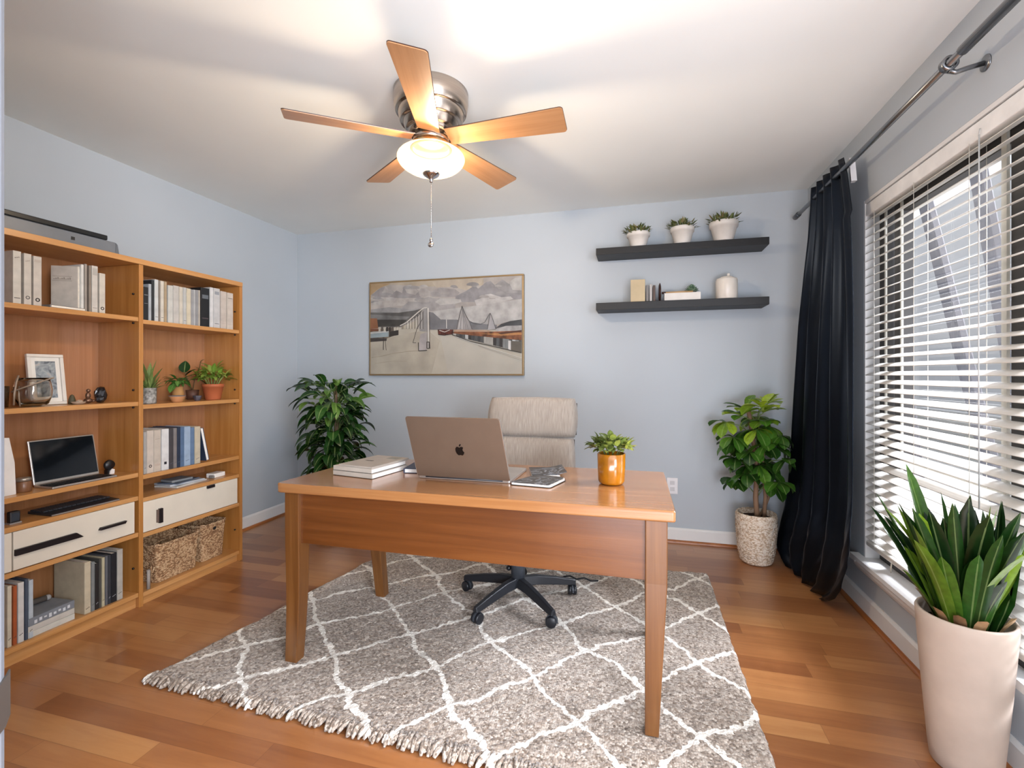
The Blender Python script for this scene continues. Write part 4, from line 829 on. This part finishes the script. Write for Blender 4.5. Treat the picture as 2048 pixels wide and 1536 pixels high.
# bottom shelf of left bay
z=SL[5]; g='books on the bottom shelf of the left bay'
for u0,u1,vt,c,lab in [(14.6,24,1172,'#ddd0b8','cream spined book at the far left of the bottom left shelf'),(26,34.5,1172,'#b5592a','bright orange book on the bottom left shelf'),(36,48.5,1165,'#e3dfd8','white book between the orange and the dark blue on bottom left shelf'),(50,57,1158,'#4b5566','dark slate blue book on the bottom left shelf'),(57.5,67,1160,'#c5ced6','pale blue white book leaning by the flat stack, bottom left shelf')]:
    vb('book',lab,u0,u1,vt,z,cm(c),.2,g,marks=[('scr',.12,.02,'#3a3634')])
yy=Y(98,-2.53)
for i,(z0_,h,c,lab,w) in enumerate([(0,.026,'#e0dbd0','cream lying book at the bottom of the flat stack, bottom left shelf',.10),(.0265,.024,'#d9d3c8','cream lying book in the middle of the flat stack, bottom left shelf',.098),(.051,.034,'#8b8f96','thick grey patterned book lying on top of the flat stack, bottom left shelf',.097)]):
    t=boxbook('book',lab,'book',XS-.17,XS-.002,yy-w*.98,yy+w*.80,z+.0004+z0_,z+z0_+h,cm(c),group='lying books on the bottom left shelf',spine='flatx',rz=.03*i)
    if i==2: b=MB(); [b.box(.085,.0862,-.07+q*.018,-.06+q*.018,.006+.004*(q%3),.02+.003*(q%2)) for q in range(8)]; b.build('spine_mark',M('mark_d0d4d8','#d0d4d8',.5),t)
t=thing('rolled_paper','dark rolled tube lying behind the flat books on the bottom left shelf','tube',(XS-.14,yy-.01,z+.0865+.014)); MB().tube([(0,-.08,0),(.02,.05,0)],.013,14).build('roll',cm('#5d5550'),t); MB().ball((.021,.056,0),.013,n=6).build('end_knob',M('knob_grey','#9b9a9a',.5),t)
facing_lab='thick cream book showing its front cover left of the dark magazines, bottom left shelf'
vb('thick_book',facing_lab,169,182,1124,z,cm('#d8c8ac'),.2,None,marks=[('scr',.09,.02,'#3a2b22')])
for u0,u1,vt,c,lab in [(183,190,1124,'#8c8f8e','grey magazine right beside the thick cream book, bottom left shelf'),(190.5,198,1126,'#2b2a2a','black magazine with white specks on the bottom left shelf'),(199,203.5,1118,'#5c5852','dark taupe book on the bottom left shelf'),(204,210,1115,'#cabf9f','straw coloured book on the bottom left shelf'),(211,216,1112,'#6d6f73','mid grey book on the bottom left shelf'),(216.5,222,1110,'#3b3e44','charcoal book on the bottom left shelf'),(222.5,234,1106,'#1f2228','thick black book near the right end of the bottom left shelf'),(234.5,246,1099,'#c4beb4','white patterned thick book at the right end of the bottom left shelf')]:
    vb('book',lab,u0,u1,vt,z,cm(c,.45),.19,g,marks=[('scr',.12,.02,'#b5b8bc' if c in('#2b2a2a','#1f2228','#3b3e44') else '#4d4a46')])
# right bay top shelf books
z=SR[0]; g='books in the row on the top right shelf'
rowR=[(287,297,574,'#1d1f23','black book with thin pale lines, leftmost on the top right shelf'),(297.4,303,568,'#b9bcc2','silver grey book second from left on the top right shelf'),(303.4,309,560,'#2a2c30','tall black book third from left on the top right shelf'),(309.4,317,559,'#d9d9d8','tall white book after the black one on the top right shelf'),(317.4,321,561,'#8d8074','slim brown grey book on the top right shelf'),(321.4,328,562,'#e1d8ca','cream book with a dark hook mark on the top right shelf'),(328.4,334,563,'#b79f80','tan book sixth group on the top right shelf'),(336,346,571,'#d6d2cb','short white book after the tan one on the top right shelf'),(346.5,358,571.5,'#cfc9c2','wide pale grey book near the middle of the top right shelf'),(358.5,366,574,'#d9cfc0','ivory book right of the wide pale grey one, top right shelf'),(366.5,373,575,'#c8c6c3','light grey book with a small square mark, top right shelf'),(373.5,382,577,'#dfd2b9','cream yellow book with tan edge, top right shelf'),(382.5,386.5,579,'#a7a5a6','first slim grey magazine left of the black box file'),(387,391.5,579.5,'#bdbbbb','second slim grey magazine left of the black box file'),(392,396.5,580,'#9c9a9c','third slim grey magazine left of the black box file'),(397,400.5,580.5,'#c7bdb1','slim beige magazine touching the black box file')]
for i,(u0,u1,vt,c,lab) in enumerate(rowR): vb('book',lab,u0,u1,vt,z,cm(c),.17,g,marks=[('bar',.1,.01,'#4b4743')] if i in(3,5,10) else ([('bar',.75,.02,'#8a8d91'),('bar',.5,.01,'#8a8d91')] if i==0 else None))
vb('box_file','black box file with a shiny spine in the top right shelf row',401.5,419,576,z,M('box_file_black','#191b1e',.3),.2,None,marks=[('bar',.72,.1,'#5f656b'),('bar',.2,.03,'#4c4246')],cat='box file',pages=False)
vb('ring_binder','white binder right beside the black box file on the top right shelf',420,427,575,z,cm('#e3e2e2'),.2,None,cat='binder',pages=False)
vb('ring_binder','pale grey lever binder with black clip marks on the top right shelf',427.5,440,577,z,cm('#d5d3d2'),.2,None,marks=[('bar',.84,.08,'#8b9096'),('bar',.1,.01,'#26262a')],cat='binder',pages=False)
vb('ring_binder','beige binder, second from right end of the top right shelf',441.5,453,583,z,cm('#d6c9be'),.2,None,marks=[('bar',.13,.006,'#a99a8e')],cat='binder',pages=False)
vb('ring_binder','beige binder with a tiny dark dash, right end of the top right shelf',454,466.5,586,z,cm('#d9cdc2'),.2,None,marks=[('bar',.13,.006,'#a99a8e'),('bar',.84,.01,'#4b4440')],cat='binder',pages=False)
# right bay third shelf books
z=SR[2]; g='books on the third shelf of the right bay'
row3=[(287.5,293.5,864,'#b3aea8','grey file leftmost on the third right shelf',[]),(294,307.5,861,'#d9cbbd','beige file with a dark square mark on the third right shelf',[('ring',.16,0,'#3c3531')]),(308,322,860,'#d4c5b6','beige file with faint lines right of the square marked one',[('bar',.78,.006,'#8b7d71'),('bar',.14,.05,'#b7a799')]),(323.5,338,858,'#ebe9e6','white file with a black square mark on the third right shelf',[('sq',.14,0,'#24242a')]),(339,347,857,'#4b4548','dark speckled book after the white file, third right shelf',[]),(347.5,354,856,'#8d8583','brown grey worn book on the third right shelf',[]),(355,361,854,'#28344a','navy book on the third right shelf',[]),(361.5,368.5,854,'#5d7698','mid blue book on the third right shelf',[]),(369,381,853,'#a9bdd6','light blue book on the third right shelf',[]),(381.5,389,855,'#6d86a6','steel blue book with brown flecks on the third right shelf',[]),(390,401,853,'#d6c8b0','cream book right of the blue ones on the third right shelf',[])]
for u0,u1,vt,c,lab,mk in row3: vb('book',lab,u0,u1,vt,z,cm(c),.18,g,marks=mk or [('scr',.12,.02,'#555b66')])
yb2=Y(423); t=thing('book','white edged navy book leaning against the row on the third right shelf','book',(XS-.075,Y(412)+.004,z+.0066),0,g,math.radians(12)); b=MB(); b.box(-.08,.075,-.002,.001,0,.20); b.box(-.08,.075,.016,.019,0,.20); b.box(-.08,-.077,.001,.016,0,.2); b.build('cover',cm('#33415a'),t); MB().box(-.076,.074,.0012,.0158,.002,.198).build('pages',m_bp,t)
# right bay, plants and bowls
z=SR[1]; rr=random.Random(21)
t=thing('potted_herb','small green plant in a grey mottled pot at the left of the plant shelf','plant',(-2.545,Y(298,-2.545),z+.0004)); MB().lathe([(0,0),(.030,0),(.033,.003),(.034,.085),(.031,.085),(.03,.075),(0,.075)],n=28).build('pot',M('mottled_grey','#a3a19b',.5,var=.4,scale=60),t)
b=MB()
for k in range(60): a=rr.uniform(0,2*PI); el=rr.uniform(.5,1.4); b.leaf((.015*math.cos(a),.015*math.sin(a),.075),(math.cos(a)*math.cos(el),math.sin(a)*math.cos(el),math.sin(el)),rr.uniform(.05,.09),.010,.5,.2,4,tint=rr.random())
for a,el,l in ((1.2,1.1,.13),(.4,1.3,.16),(2.6,1.2,.15),(4.5,1.35,.17)): b.leaf((0,0,.08),(math.cos(a)*math.cos(el)*.6,math.sin(a)*math.cos(el),math.sin(el)),l,.032,.25,.3,5,tint=.6)
b.build('foliage',leafmat('herb_leaf','#4a6330','#7d9650','#a3b26b',.45,.3),t)
t=thing('trailing_plant','green trailing plant in a tan cone pot, middle of the plant shelf','plant',(-2.62,Y(356,-2.62),z+.0004)); MB().lathe([(0,0),(.034,0),(.033,.01),(.024,.085),(.021,.085),(.02,.07),(0,.07)],n=24).build('pot',M('tan_pot','#b38654',.6),t)
b=MB()
for k in range(46): a=rr.uniform(0,2*PI); el=rr.uniform(-.4,1.1); q=rr.uniform(0,.035); b.leaf((q*math.cos(a),q*math.sin(a),.10+rr.uniform(0,.035)),(math.cos(a)*math.cos(el),math.sin(a)*math.cos(el),math.sin(el)),rr.uniform(.035,.06),.022,1.0,.3,4,tint=rr.random())
b.leaf((.02,-.04,.10),(.3,-.6,-.4),.07,.04,.5,.2,4,tint=.6)
b.build('foliage',leafmat('trailing_leaf','#2f5a26','#4f8a3a','#83ad5c',.35,.3),t)
t=thing('rubber_plant','dark round leaved plant stems behind the terracotta pot on the plant shelf','plant',(-2.70,Y(385,-2.70),z+.0004)); MB().lathe([(0,0),(.03,0),(.036,.06),(.033,.06),(0,.05)],n=24).build('pot',M('dark_clay','#5b3a2b',.6),t)
b=MB(); b.tube([(0,0,.05),(-.005,-.03,.12),(0,-.05,.17)],.004,6); b.tube([(0,0,.05),(.0,.02,.14),(.01,.04,.2),(.01,.05,.24)],.003,6); b.build('stem',M('stem_brown','#6b5433',.7),t)
b=MB()
for p,d,l,w in (((0,-.055,.17),(.2,-.1,.9),.075,.062),((0,-.045,.15),(.3,.2,.4),.075,.05),((.0,-.02,.15),(.4,.9,.3),.08,.045),((0,.03,.16),(.3,.9,.2),.075,.045),((0,.03,.13),(.5,.4,-.3),.09,.05),((.01,.05,.24),(.1,.7,.6),.035,.014),((0,.01,.12),(.5,-.3,.2),.07,.045)): b.leaf(p,d,l,w,.5,.2,5,'ell',tint=rr.random()*.6)
b.build('foliage',leafmat('rubber_leaf','#1e3a1d','#31602c','#5d8a45',.3,.4),t)
t=thing('terracotta_pot_plant','bright green leafy plant in a terracotta pot at the right of the plant shelf','plant',(-2.575,Y(426,-2.575),z+.0004)); MB().lathe([(0,0),(.040,0),(.042,.004),(.056,.078),(.060,.079),(.061,.098),(.057,.098),(.054,.085),(0,.085)],n=36).build('pot',M('terracotta','#b4623c',.6),t)
b=MB()
for k in range(85):
    a=rr.uniform(0,2*PI); el=rr.uniform(0.0,1.3); q=rr.uniform(.02,.09); zz=.13+.085*(1-(q/.1)**2)*rr.uniform(.4,1.15)
    b.leaf((q*math.cos(a)*.8,q*math.sin(a),zz-.02),(math.cos(a)*math.cos(el),math.sin(a)*math.cos(el),math.sin(el)),rr.uniform(.045,.07),rr.uniform(.022,.032),.9,.3,5,tint=.25+.7*rr.random())
b.build('foliage',leafmat('bright_leaf','#3d6a28','#7fa83c','#c0cf6a',.4,.35),t)
b=MB()
for k in range(14): a=k*.45; b.tube([(.02*math.cos(a),.02*math.sin(a),.08),(.04*math.cos(a),.045*math.sin(a),.125),(.055*math.cos(a),.07*math.sin(a),.15)],.0018,5)
b.build('stems',M('stem_light','#93a85c',.6),t)
def bowl(x,u,r,h,mat,lab,sq=1.0,inner=None):
    t=thing('bowl',lab,'bowl',(x,Y(u,x),z+.0004)); MB().lathe([(0,0),(r*.55,0),(r*.6,.003),(r,h),(r*.93,h),(r*.5,.006),(0,.006)],n=6 if sq<1 else 32).build('bowl',mat,t,bev=.001)
    if inner: MB().lathe([(r*.96,h+.0002),(r*1.03,h+.001),(r*1.03,h+.004),(r*.9,h+.004)],n=32,cap=False).build('rim',inner,t)
bowl(-2.525,354,.040,.033,M('terracotta_light','#c0875a',.5),'small flared terracotta bowl with grey rim at the plant shelf edge',1,M('grey_rim','#77757a',.4))
bowl(-2.555,395,.026,.030,M('slate_bowl','#54505a',.5,var=.3,scale=40),'small dark faceted stone bowl beside the terracotta pot',.5)
# papers and box on fourth right shelf
z=SR[3]
t=thing('magazine_stack','loose pile of grey and blue magazines on the shelf above the right drawer','magazines',(-2.575,Y(366,-2.575),z+.0004))
for i,(c,w,d,dz,rz,nm) in enumerate([('#d9d6d0',.105,.085,.010,.1,'magazine'),('#c7ccd4',.10,.08,.010,-.12,'magazine'),('#5d6b80',.085,.07,.006,.2,'magazine'),('#8e9297',.06,.055,.012,-.1,'magazine')]):
    T=Matrix.Rotation(rz,4,'Z')@Matrix.Translation((0,-.01*i,0)); z0_=[0,.0103,.0206,.0269][i]; MB().box(-d,d*.75,-w,w,z0_,z0_+dz,T=T).build(nm,cm(c),t,bev=.002)
t=thing('small_box','small white box with a grey end at the right of the shelf above drawer','box',(-2.56,Y(431,-2.56),z+.0004),.1); MB().box(-.03,.03,-.04,.045,0,.026).build('box',m_bp,t,bev=.003); MB().box(.0,.031,-.055,-.0405,0,.018).build('end_cap',M('grey_end','#7d7a78',.5),t,bev=.003)
# baskets
def wicker(name,c1,c2,c3,sc=1.0):
    t=NT(name); tc=t.add('TexCoord'); v=t.add('TexVoronoi',i={'Scale':85.0*sc}); mp=t.add('Mapping'); mp.inputs['Scale'].default_value=(1,1,1.6); t.l(tc.outputs['Object'],mp.inputs[0]); t.l(mp.outputs[0],v.inputs['Vector'])
    n=t.add('TexNoise',i={'Scale':30.0,'Detail':4.0}); t.l(tc.outputs['Object'],n.inputs['Vector'])
    f=t.math('ADD',t.math('MULTIPLY',v.outputs['Distance'],-.9),t.math('ADD',n.outputs[0],.3)); t.l(t.ramp(f,[(.12,c1),(.30,c2),(.55,c3)]),t.b.inputs['Base Color']); t.b.inputs['Roughness'].default_value=.8
    t.bump(t.math('SUBTRACT',1,v.outputs['Distance']),.8,.006); return t.m
m_wk=wicker('water_hyacinth','#805d3f','#a5805a','#c9a983')
z=SR[5]
def basket(lab,u0,u1,vt,xf_,dep,fl=.012):
    y0,y1=Y(u0,xf_),Y(u1,xf_); h=at((u0+u1)/2,vt,x=xf_).z-z; cy=(y0+y1)/2; w=(y1-y0)/2; t=thing('wicker_basket',lab,'basket',(xf_-dep/2,cy,z+.0004),0,'baskets on the bottom right shelf'); d=dep/2
    b=MB(); n=26; rows_=[]
    def ring(f,k,hh):
        W_,D_=w-fl*(1-hh)-k,d-fl*(1-hh)-k; pts=[]
        q=cornered([(-D_,-W_),(D_,-W_),(D_,W_),(-D_,W_)],.02,4)
        return [b.b.verts.new((p[0],p[1],f+(.006*math.sin(i*1.1) if hh==1 and f>h*.9 else 0))) for i,p in enumerate(q)]
    rs=[ring(0,0,0)]+[ring(h*k/8,0 if k%2 else .0012,k/8) for k in range(1,9)]+[ring(h,.010,1),ring(h*.5,.011,.5),ring(.008,.012,0)]
    for a,c in zip(rs,rs[1:]):
        for i in range(len(a)): j=(i+1)%len(a); b.face([a[i],a[j],c[j],c[i]])
    b.face(rs[0][::-1]); b.face(rs[-1]); b.build('body',m_wk,t,bev=.002)
    b=MB(); q=cornered([(-d,-w),(d,-w),(d,w),(-d,w)],.02,4); q.append(q[0]); b.tube([(p[0]*.985,p[1]*.985,h+.001+.004*math.sin(i*1.1)) for i,p in enumerate(q)],.0065,7); b.build('rim',wicker('basket_rim','#6b4b33','#b8916a','#d9bd98',1.6) if 'basket_rim' not in bpy.data.materials else bpy.data.materials['basket_rim'],t)
    return t,w,d,h
t,w,d,h=basket('wide low wicker basket in front left on the bottom right shelf',313,400,1078,-2.505,.22)
MB().tube([(d-.01,-w-.004,.10),(d-.02,-w-.010,.05),(d-.03,-w-.006,.10)],.004,6).build('handle_loop',m_wk,t)
b=MB(); b.tube([(d*.2,-w*.5,h+.004),(d*.6,-w*.2,h+.02),(d*.7,-w*.9,h+.006)],.0015,5); b.build('cane_strand',m_wk,t)
t,w,d,h=basket('tall narrow wicker basket with a round handle hole on the bottom right shelf',404,453,1046,-2.525,.20)
b=MB(); b.tube([(d+.004+.0*k,-.004+.017*math.cos(k*PI/6),h*.86+.014*math.sin(k*PI/6)) for k in range(13)],.004,6); b.build('handle_ring',m_wk,t)
MB().lathe([(0,0),(.013,0),(.013,.003),(0,.003)],n=16,T=Matrix.Translation((d-.0005,-.004,h*.86))@Matrix.Rotation(PI/2,4,'Y')).build('hole_disc',M('hole_shade','#1c120d',.9),t)  # solid disc, the shade inside the opening put into its dark colour
t=thing('paper_roll','grey rolled paper standing left of the wide wicker basket','paper',(-2.50,Y(297,-2.50),z+.0004)); MB().lathe([(0,0),(.008,0),(.008,.10),(.003,.10),(.003,.09),(0,.09)],n=14).build('roll',M('grey_paper','#9c948c',.7),t)
# ---------------------------------------------------------------- large plants
def stems(b,base,tips,r): 
    for tp in tips:
        m=(Vector(base)+Vector(tp))/2+Vector((R.uniform(-.03,.03),R.uniform(-.03,.03),.02)); b.tube([base,m,tp],r,6,rs=[r,r*.8,r*.5])
# left corner plant
PX,PY=-2.15,3.02
t=thing('corner_plant','tall drooping dark green leafy plant in the far left corner behind the desk','plant',(PX,PY,0)); 
MB().lathe([(0,.03),(.10,.03),(.105,.035),(.135,.24),(.13,.25),(.12,.25),(.11,.22),(0,.22)],n=40).build('pot',M('glossy_white_pot','#dedcd8',.25),t)
MB().lathe([(0,0),(.12,0),(.135,.028),(.10,.03),(0,.03)],n=40).build('saucer',M('dark_saucer','#2b2523',.5),t)
rr=random.Random(31); b=MB(); b.tube([(0,0,.2),(.01,0,.6),(0,.01,1.0),(0,0,1.13)],.018,8,rs=[.024,.02,.014,.008])
stm=MB()
fol=MB(); lim=lambda p: Vector((max(XL+.02-PX,p.x),min(YB-.03-PY,p.y),p.z))
for k in range(210):
    zz=.42+.72*(k/210)**.85; a=k*2.399+rr.uniform(-.3,.3); rad=(.03+.15*rr.random())*(.75+.5*(zz-.3)); el=rr.uniform(-.2,.75) if zz<1.05 else rr.uniform(.2,1.1)
    p=Vector((rad*math.cos(a),rad*math.sin(a),zz)); st=Vector((.02*math.cos(a),.02*math.sin(a),zz-.07)); 
    if k%2==0: stm.tube([st,(st+p)/2+Vector((0,0,.03)),p],.003,5)
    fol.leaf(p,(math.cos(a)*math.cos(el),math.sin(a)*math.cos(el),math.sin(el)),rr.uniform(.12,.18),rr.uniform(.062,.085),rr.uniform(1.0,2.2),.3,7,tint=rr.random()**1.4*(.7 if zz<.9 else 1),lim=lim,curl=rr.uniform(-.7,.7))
b.build('trunk',M('bark_brown','#5d4a35',.8,bump=.4),t); stm.build('stems',M('stem_green2','#6f8446',.5),t)
fol.build('foliage',leafmat('deep_green_leaf','#15300f','#33602a','#6f9640',.26,.4),t)
# right corner plant in a woven basket
QX,QY=.728,3.33
t=thing('basket_plant','broad leaved bright green plant in a pale woven basket by the black curtain','plant',(QX,QY,0))
m_wv=wicker('pale_weave','#bfa488','#dcc7b0','#efe2d2',.9)
nn=72
prof=[(0,.0),(.075,0),(.092,.01),(.100,.04),(.108,.08)]+[(.108+.012*math.sin(min(1,k/12)*PI/1.6),.08+.02*k) for k in range(1,12)]+[(.116,.315),(.112,.32),(.104,.315),(.100,.28),(0,.28)]
# basket leans very slightly, woven knots in relief
pp=[]; 
for (r,z),(r2,z2) in zip(prof,prof[1:]):
    n_=max(1,int(abs(z2-z)/.008)); 
    for q in range(n_): pp.append((r+(r2-r)*q/n_,z+(z2-z)*q/n_))
pp.append(prof[-1])
MB().lathe(pp,n=nn,disp=lambda i,k:(.0028*(1 if ((i//2+k)%2==0) else -1) if 2<k<len(pp)-6 else 0)).build('woven_basket',m_wv,t)
MB().lathe([(0,.281),(.09,.281),(.099,.285)],n=24,cap=False).build('soil',M('soil','#2a1d16',.9,bump=.5),t)
b=MB(); b.tube([(.0,-.03,.27),(-.01,-.035,.42),(.0,-.02,.62),(-.02,0,.80),(-.045,.0,.98)],.016,8,rs=[.015,.016,.012,.013,.014]); b.tube([(.045,.0,.27),(.055,.0,.42),(.04,.0,.6),(.05,.01,.8)],.009,8,rs=[.013,.012,.009,.006]); b.tube([(.02,.03,.27),(.06,.02,.36),(.08,0,.44)],.008,6)
b.build('trunk',M('trunk_tan','#8f6f55',.75,bump=.5,scale=20),t)
rr=random.Random(44); fol=MB(); stm=MB()
lim=lambda p: Vector((min(p.x,.98-QX if p.y+QY<3.0 else .90-QX+ (0.0)),min(YB-.03-QY,p.y),p.z))
cl=[]
for k in range(30):
    zz=.50+.52*((k+.5)/30); a=k*2.399+.5; rad=.05+.12*rr.random() if zz<.9 else .03+.11*rr.random()
    cl.append((rad*math.cos(a)*1.1,rad*math.sin(a)*.85-.03,zz))
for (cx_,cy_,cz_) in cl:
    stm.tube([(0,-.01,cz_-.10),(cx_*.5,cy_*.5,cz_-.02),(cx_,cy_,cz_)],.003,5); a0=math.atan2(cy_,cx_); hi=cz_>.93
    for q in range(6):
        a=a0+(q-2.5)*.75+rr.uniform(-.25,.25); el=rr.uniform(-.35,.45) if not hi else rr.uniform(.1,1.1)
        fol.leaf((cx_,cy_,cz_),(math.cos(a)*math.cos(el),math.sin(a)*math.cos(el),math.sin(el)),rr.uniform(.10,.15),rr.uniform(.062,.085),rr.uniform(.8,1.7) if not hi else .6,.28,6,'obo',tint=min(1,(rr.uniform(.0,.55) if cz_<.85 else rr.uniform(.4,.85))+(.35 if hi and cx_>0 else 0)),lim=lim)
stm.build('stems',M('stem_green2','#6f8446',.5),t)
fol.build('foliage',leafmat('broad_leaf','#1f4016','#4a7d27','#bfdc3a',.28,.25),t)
# big planter near the window
BX,BY=.968,1.762
t=thing('large_planter','large pale clay planter with long strap leaved green plant under the window','plant',(BX,BY,0)); ZR=.468
MB().lathe([(0,0),(.076,0),(.083,.006),(.088,.05),(.104,.25),(.1165,.43),(.1185,.462),(.116,ZR),(.110,ZR),(.107,.455),(.104,.415),(0,.415)],n=72).build('pot',M('pale_clay','#bfae9f',.6,var=.07,scale=9,bump=.15,bscale=40),t)
MB().lathe([(0,.4155),(.09,.418),(.104,.420)],n=36,cap=False).build('soil',M('soil','#2a1d16',.9,bump=.5),t)
rr=random.Random(52); fol=MB(); lim=lambda p: Vector((min(p.x,1.050-BX if p.z<.3 or p.z>.2 else 0),p.y,p.z))
for k in range(74):
    a=rr.uniform(0,2*PI); q=rr.uniform(.01,.075); el=math.radians(rr.uniform(52,87)); 
    if math.cos(a)>.5: el=math.radians(rr.uniform(72,88))
    lf=max(0,-(math.cos(a)*cs+math.sin(a)*sn)); el=max(el,math.radians(50+24*lf))
    L_=rr.uniform(.22,.44)*(1 if el>1.1 else .72)
    fol.leaf((q*math.cos(a)*.8,q*math.sin(a),.415),(math.cos(a)*math.cos(el),math.sin(a)*math.cos(el),math.sin(el)),L_,rr.uniform(.034,.056),rr.uniform(.15,.9),.35,9,'strap',tint=rr.random()**2,lim=lim,curl=rr.uniform(-.8,.8))
for a,el,L_,w in ((3.4,1.28,.34,.045),(3.9,1.2,.28,.045),(2.9,1.3,.38,.045),(4.4,1.25,.30,.045),(3.1,1.05,.2,.045),(2.6,1.2,.42,.045),(4.7,1.42,.36,.045),(5.2,1.3,.40,.05),(1.8,1.25,.5,.05)):
    fol.leaf((.05*math.cos(a),.05*math.sin(a),.415),(math.cos(a)*math.cos(el),math.sin(a)*math.cos(el),math.sin(el)),L_,w,.2,.35,9,'strap',tint=rr.uniform(.3,.9),lim=lim,curl=rr.uniform(-.4,.4))
fol.build('foliage',leafmat('strap_leaf','#122b10','#2c5a1d','#88a82c',.28,.22),t)
for a in (3.6,4.6,5.6,2.4,4.1):
    fol=MB(); fol.leaf((.07*math.cos(a),.07*math.sin(a),.415),(math.cos(a)*.3,math.sin(a)*.3,.9),.10,.03,.8,.5,5,'strap',tint=rr.random(),lim=lim); fol.build('dry_sheath',leafmat('dry_leaf','#7d5a3c','#a8805a','#c9a57c',.6,0),t)
# ---------------------------------------------------------------- light
wd=bpy.data.worlds.new('sky'); S.world=wd; wd.use_nodes=True; bg=wd.node_tree.nodes['Background']; bg.inputs[0].default_value=lin('#e6eefc'); bg.inputs[1].default_value=1.0
def area(name,loc,rot,sx,sy,p,col='#ffffff'):
    l=bpy.data.lights.new(name,'AREA'); l.shape='RECTANGLE'; l.size=sx; l.size_y=sy; l.energy=p; l.color=lin(col)[:3]; o=bpy.data.objects.new(name,l); COL.objects.link(o); o.location=loc; o.rotation_euler=rot; return o
bl=bpy.data.lights.new('bulb','POINT'); bl.energy=36; bl.shadow_soft_size=.035; bl.color=lin('#fff0dd')[:3]; bo_=bpy.data.objects.new('bulb',bl); COL.objects.link(bo_); bo_.location=(fx,fy,2.150)
sl=bpy.data.lights.new('sun','SUN'); sl.energy=19; sl.angle=math.radians(28); sl.color=lin('#eef3ff')[:3]; so_=bpy.data.objects.new('sun',sl); COL.objects.link(so_)
so_.rotation_euler=Vector((math.cos(math.radians(41)),.12,math.sin(math.radians(41)))).to_track_quat('Z','Y').to_euler()
area('fill_up',(.35,-1.3,.6),(math.radians(128),0,math.radians(38)),1.7,1.2,62,'#eef3ff')  # added fill behind the camera, aimed up to brighten ceiling and room
dq=Vector((1.7,-.95,1.6))-Vector((-2.6,2.3,1.75))
area('fill_right',(1.7,-.95,1.6),dq.to_track_quat('Z','Y').to_euler(),1.0,1.5,95,'#f2f6ff')  # unseen fill added at the right rear to brighten left wall and bookcase
S.view_settings.view_transform='Standard'; S.view_settings.look='None'; S.view_settings.gamma=1; S.view_settings.exposure=.75
S.cycles.use_denoising=True; S.cycles.max_bounces=8; S.cycles.diffuse_bounces=5; S.cycles.sample_clamp_indirect=8
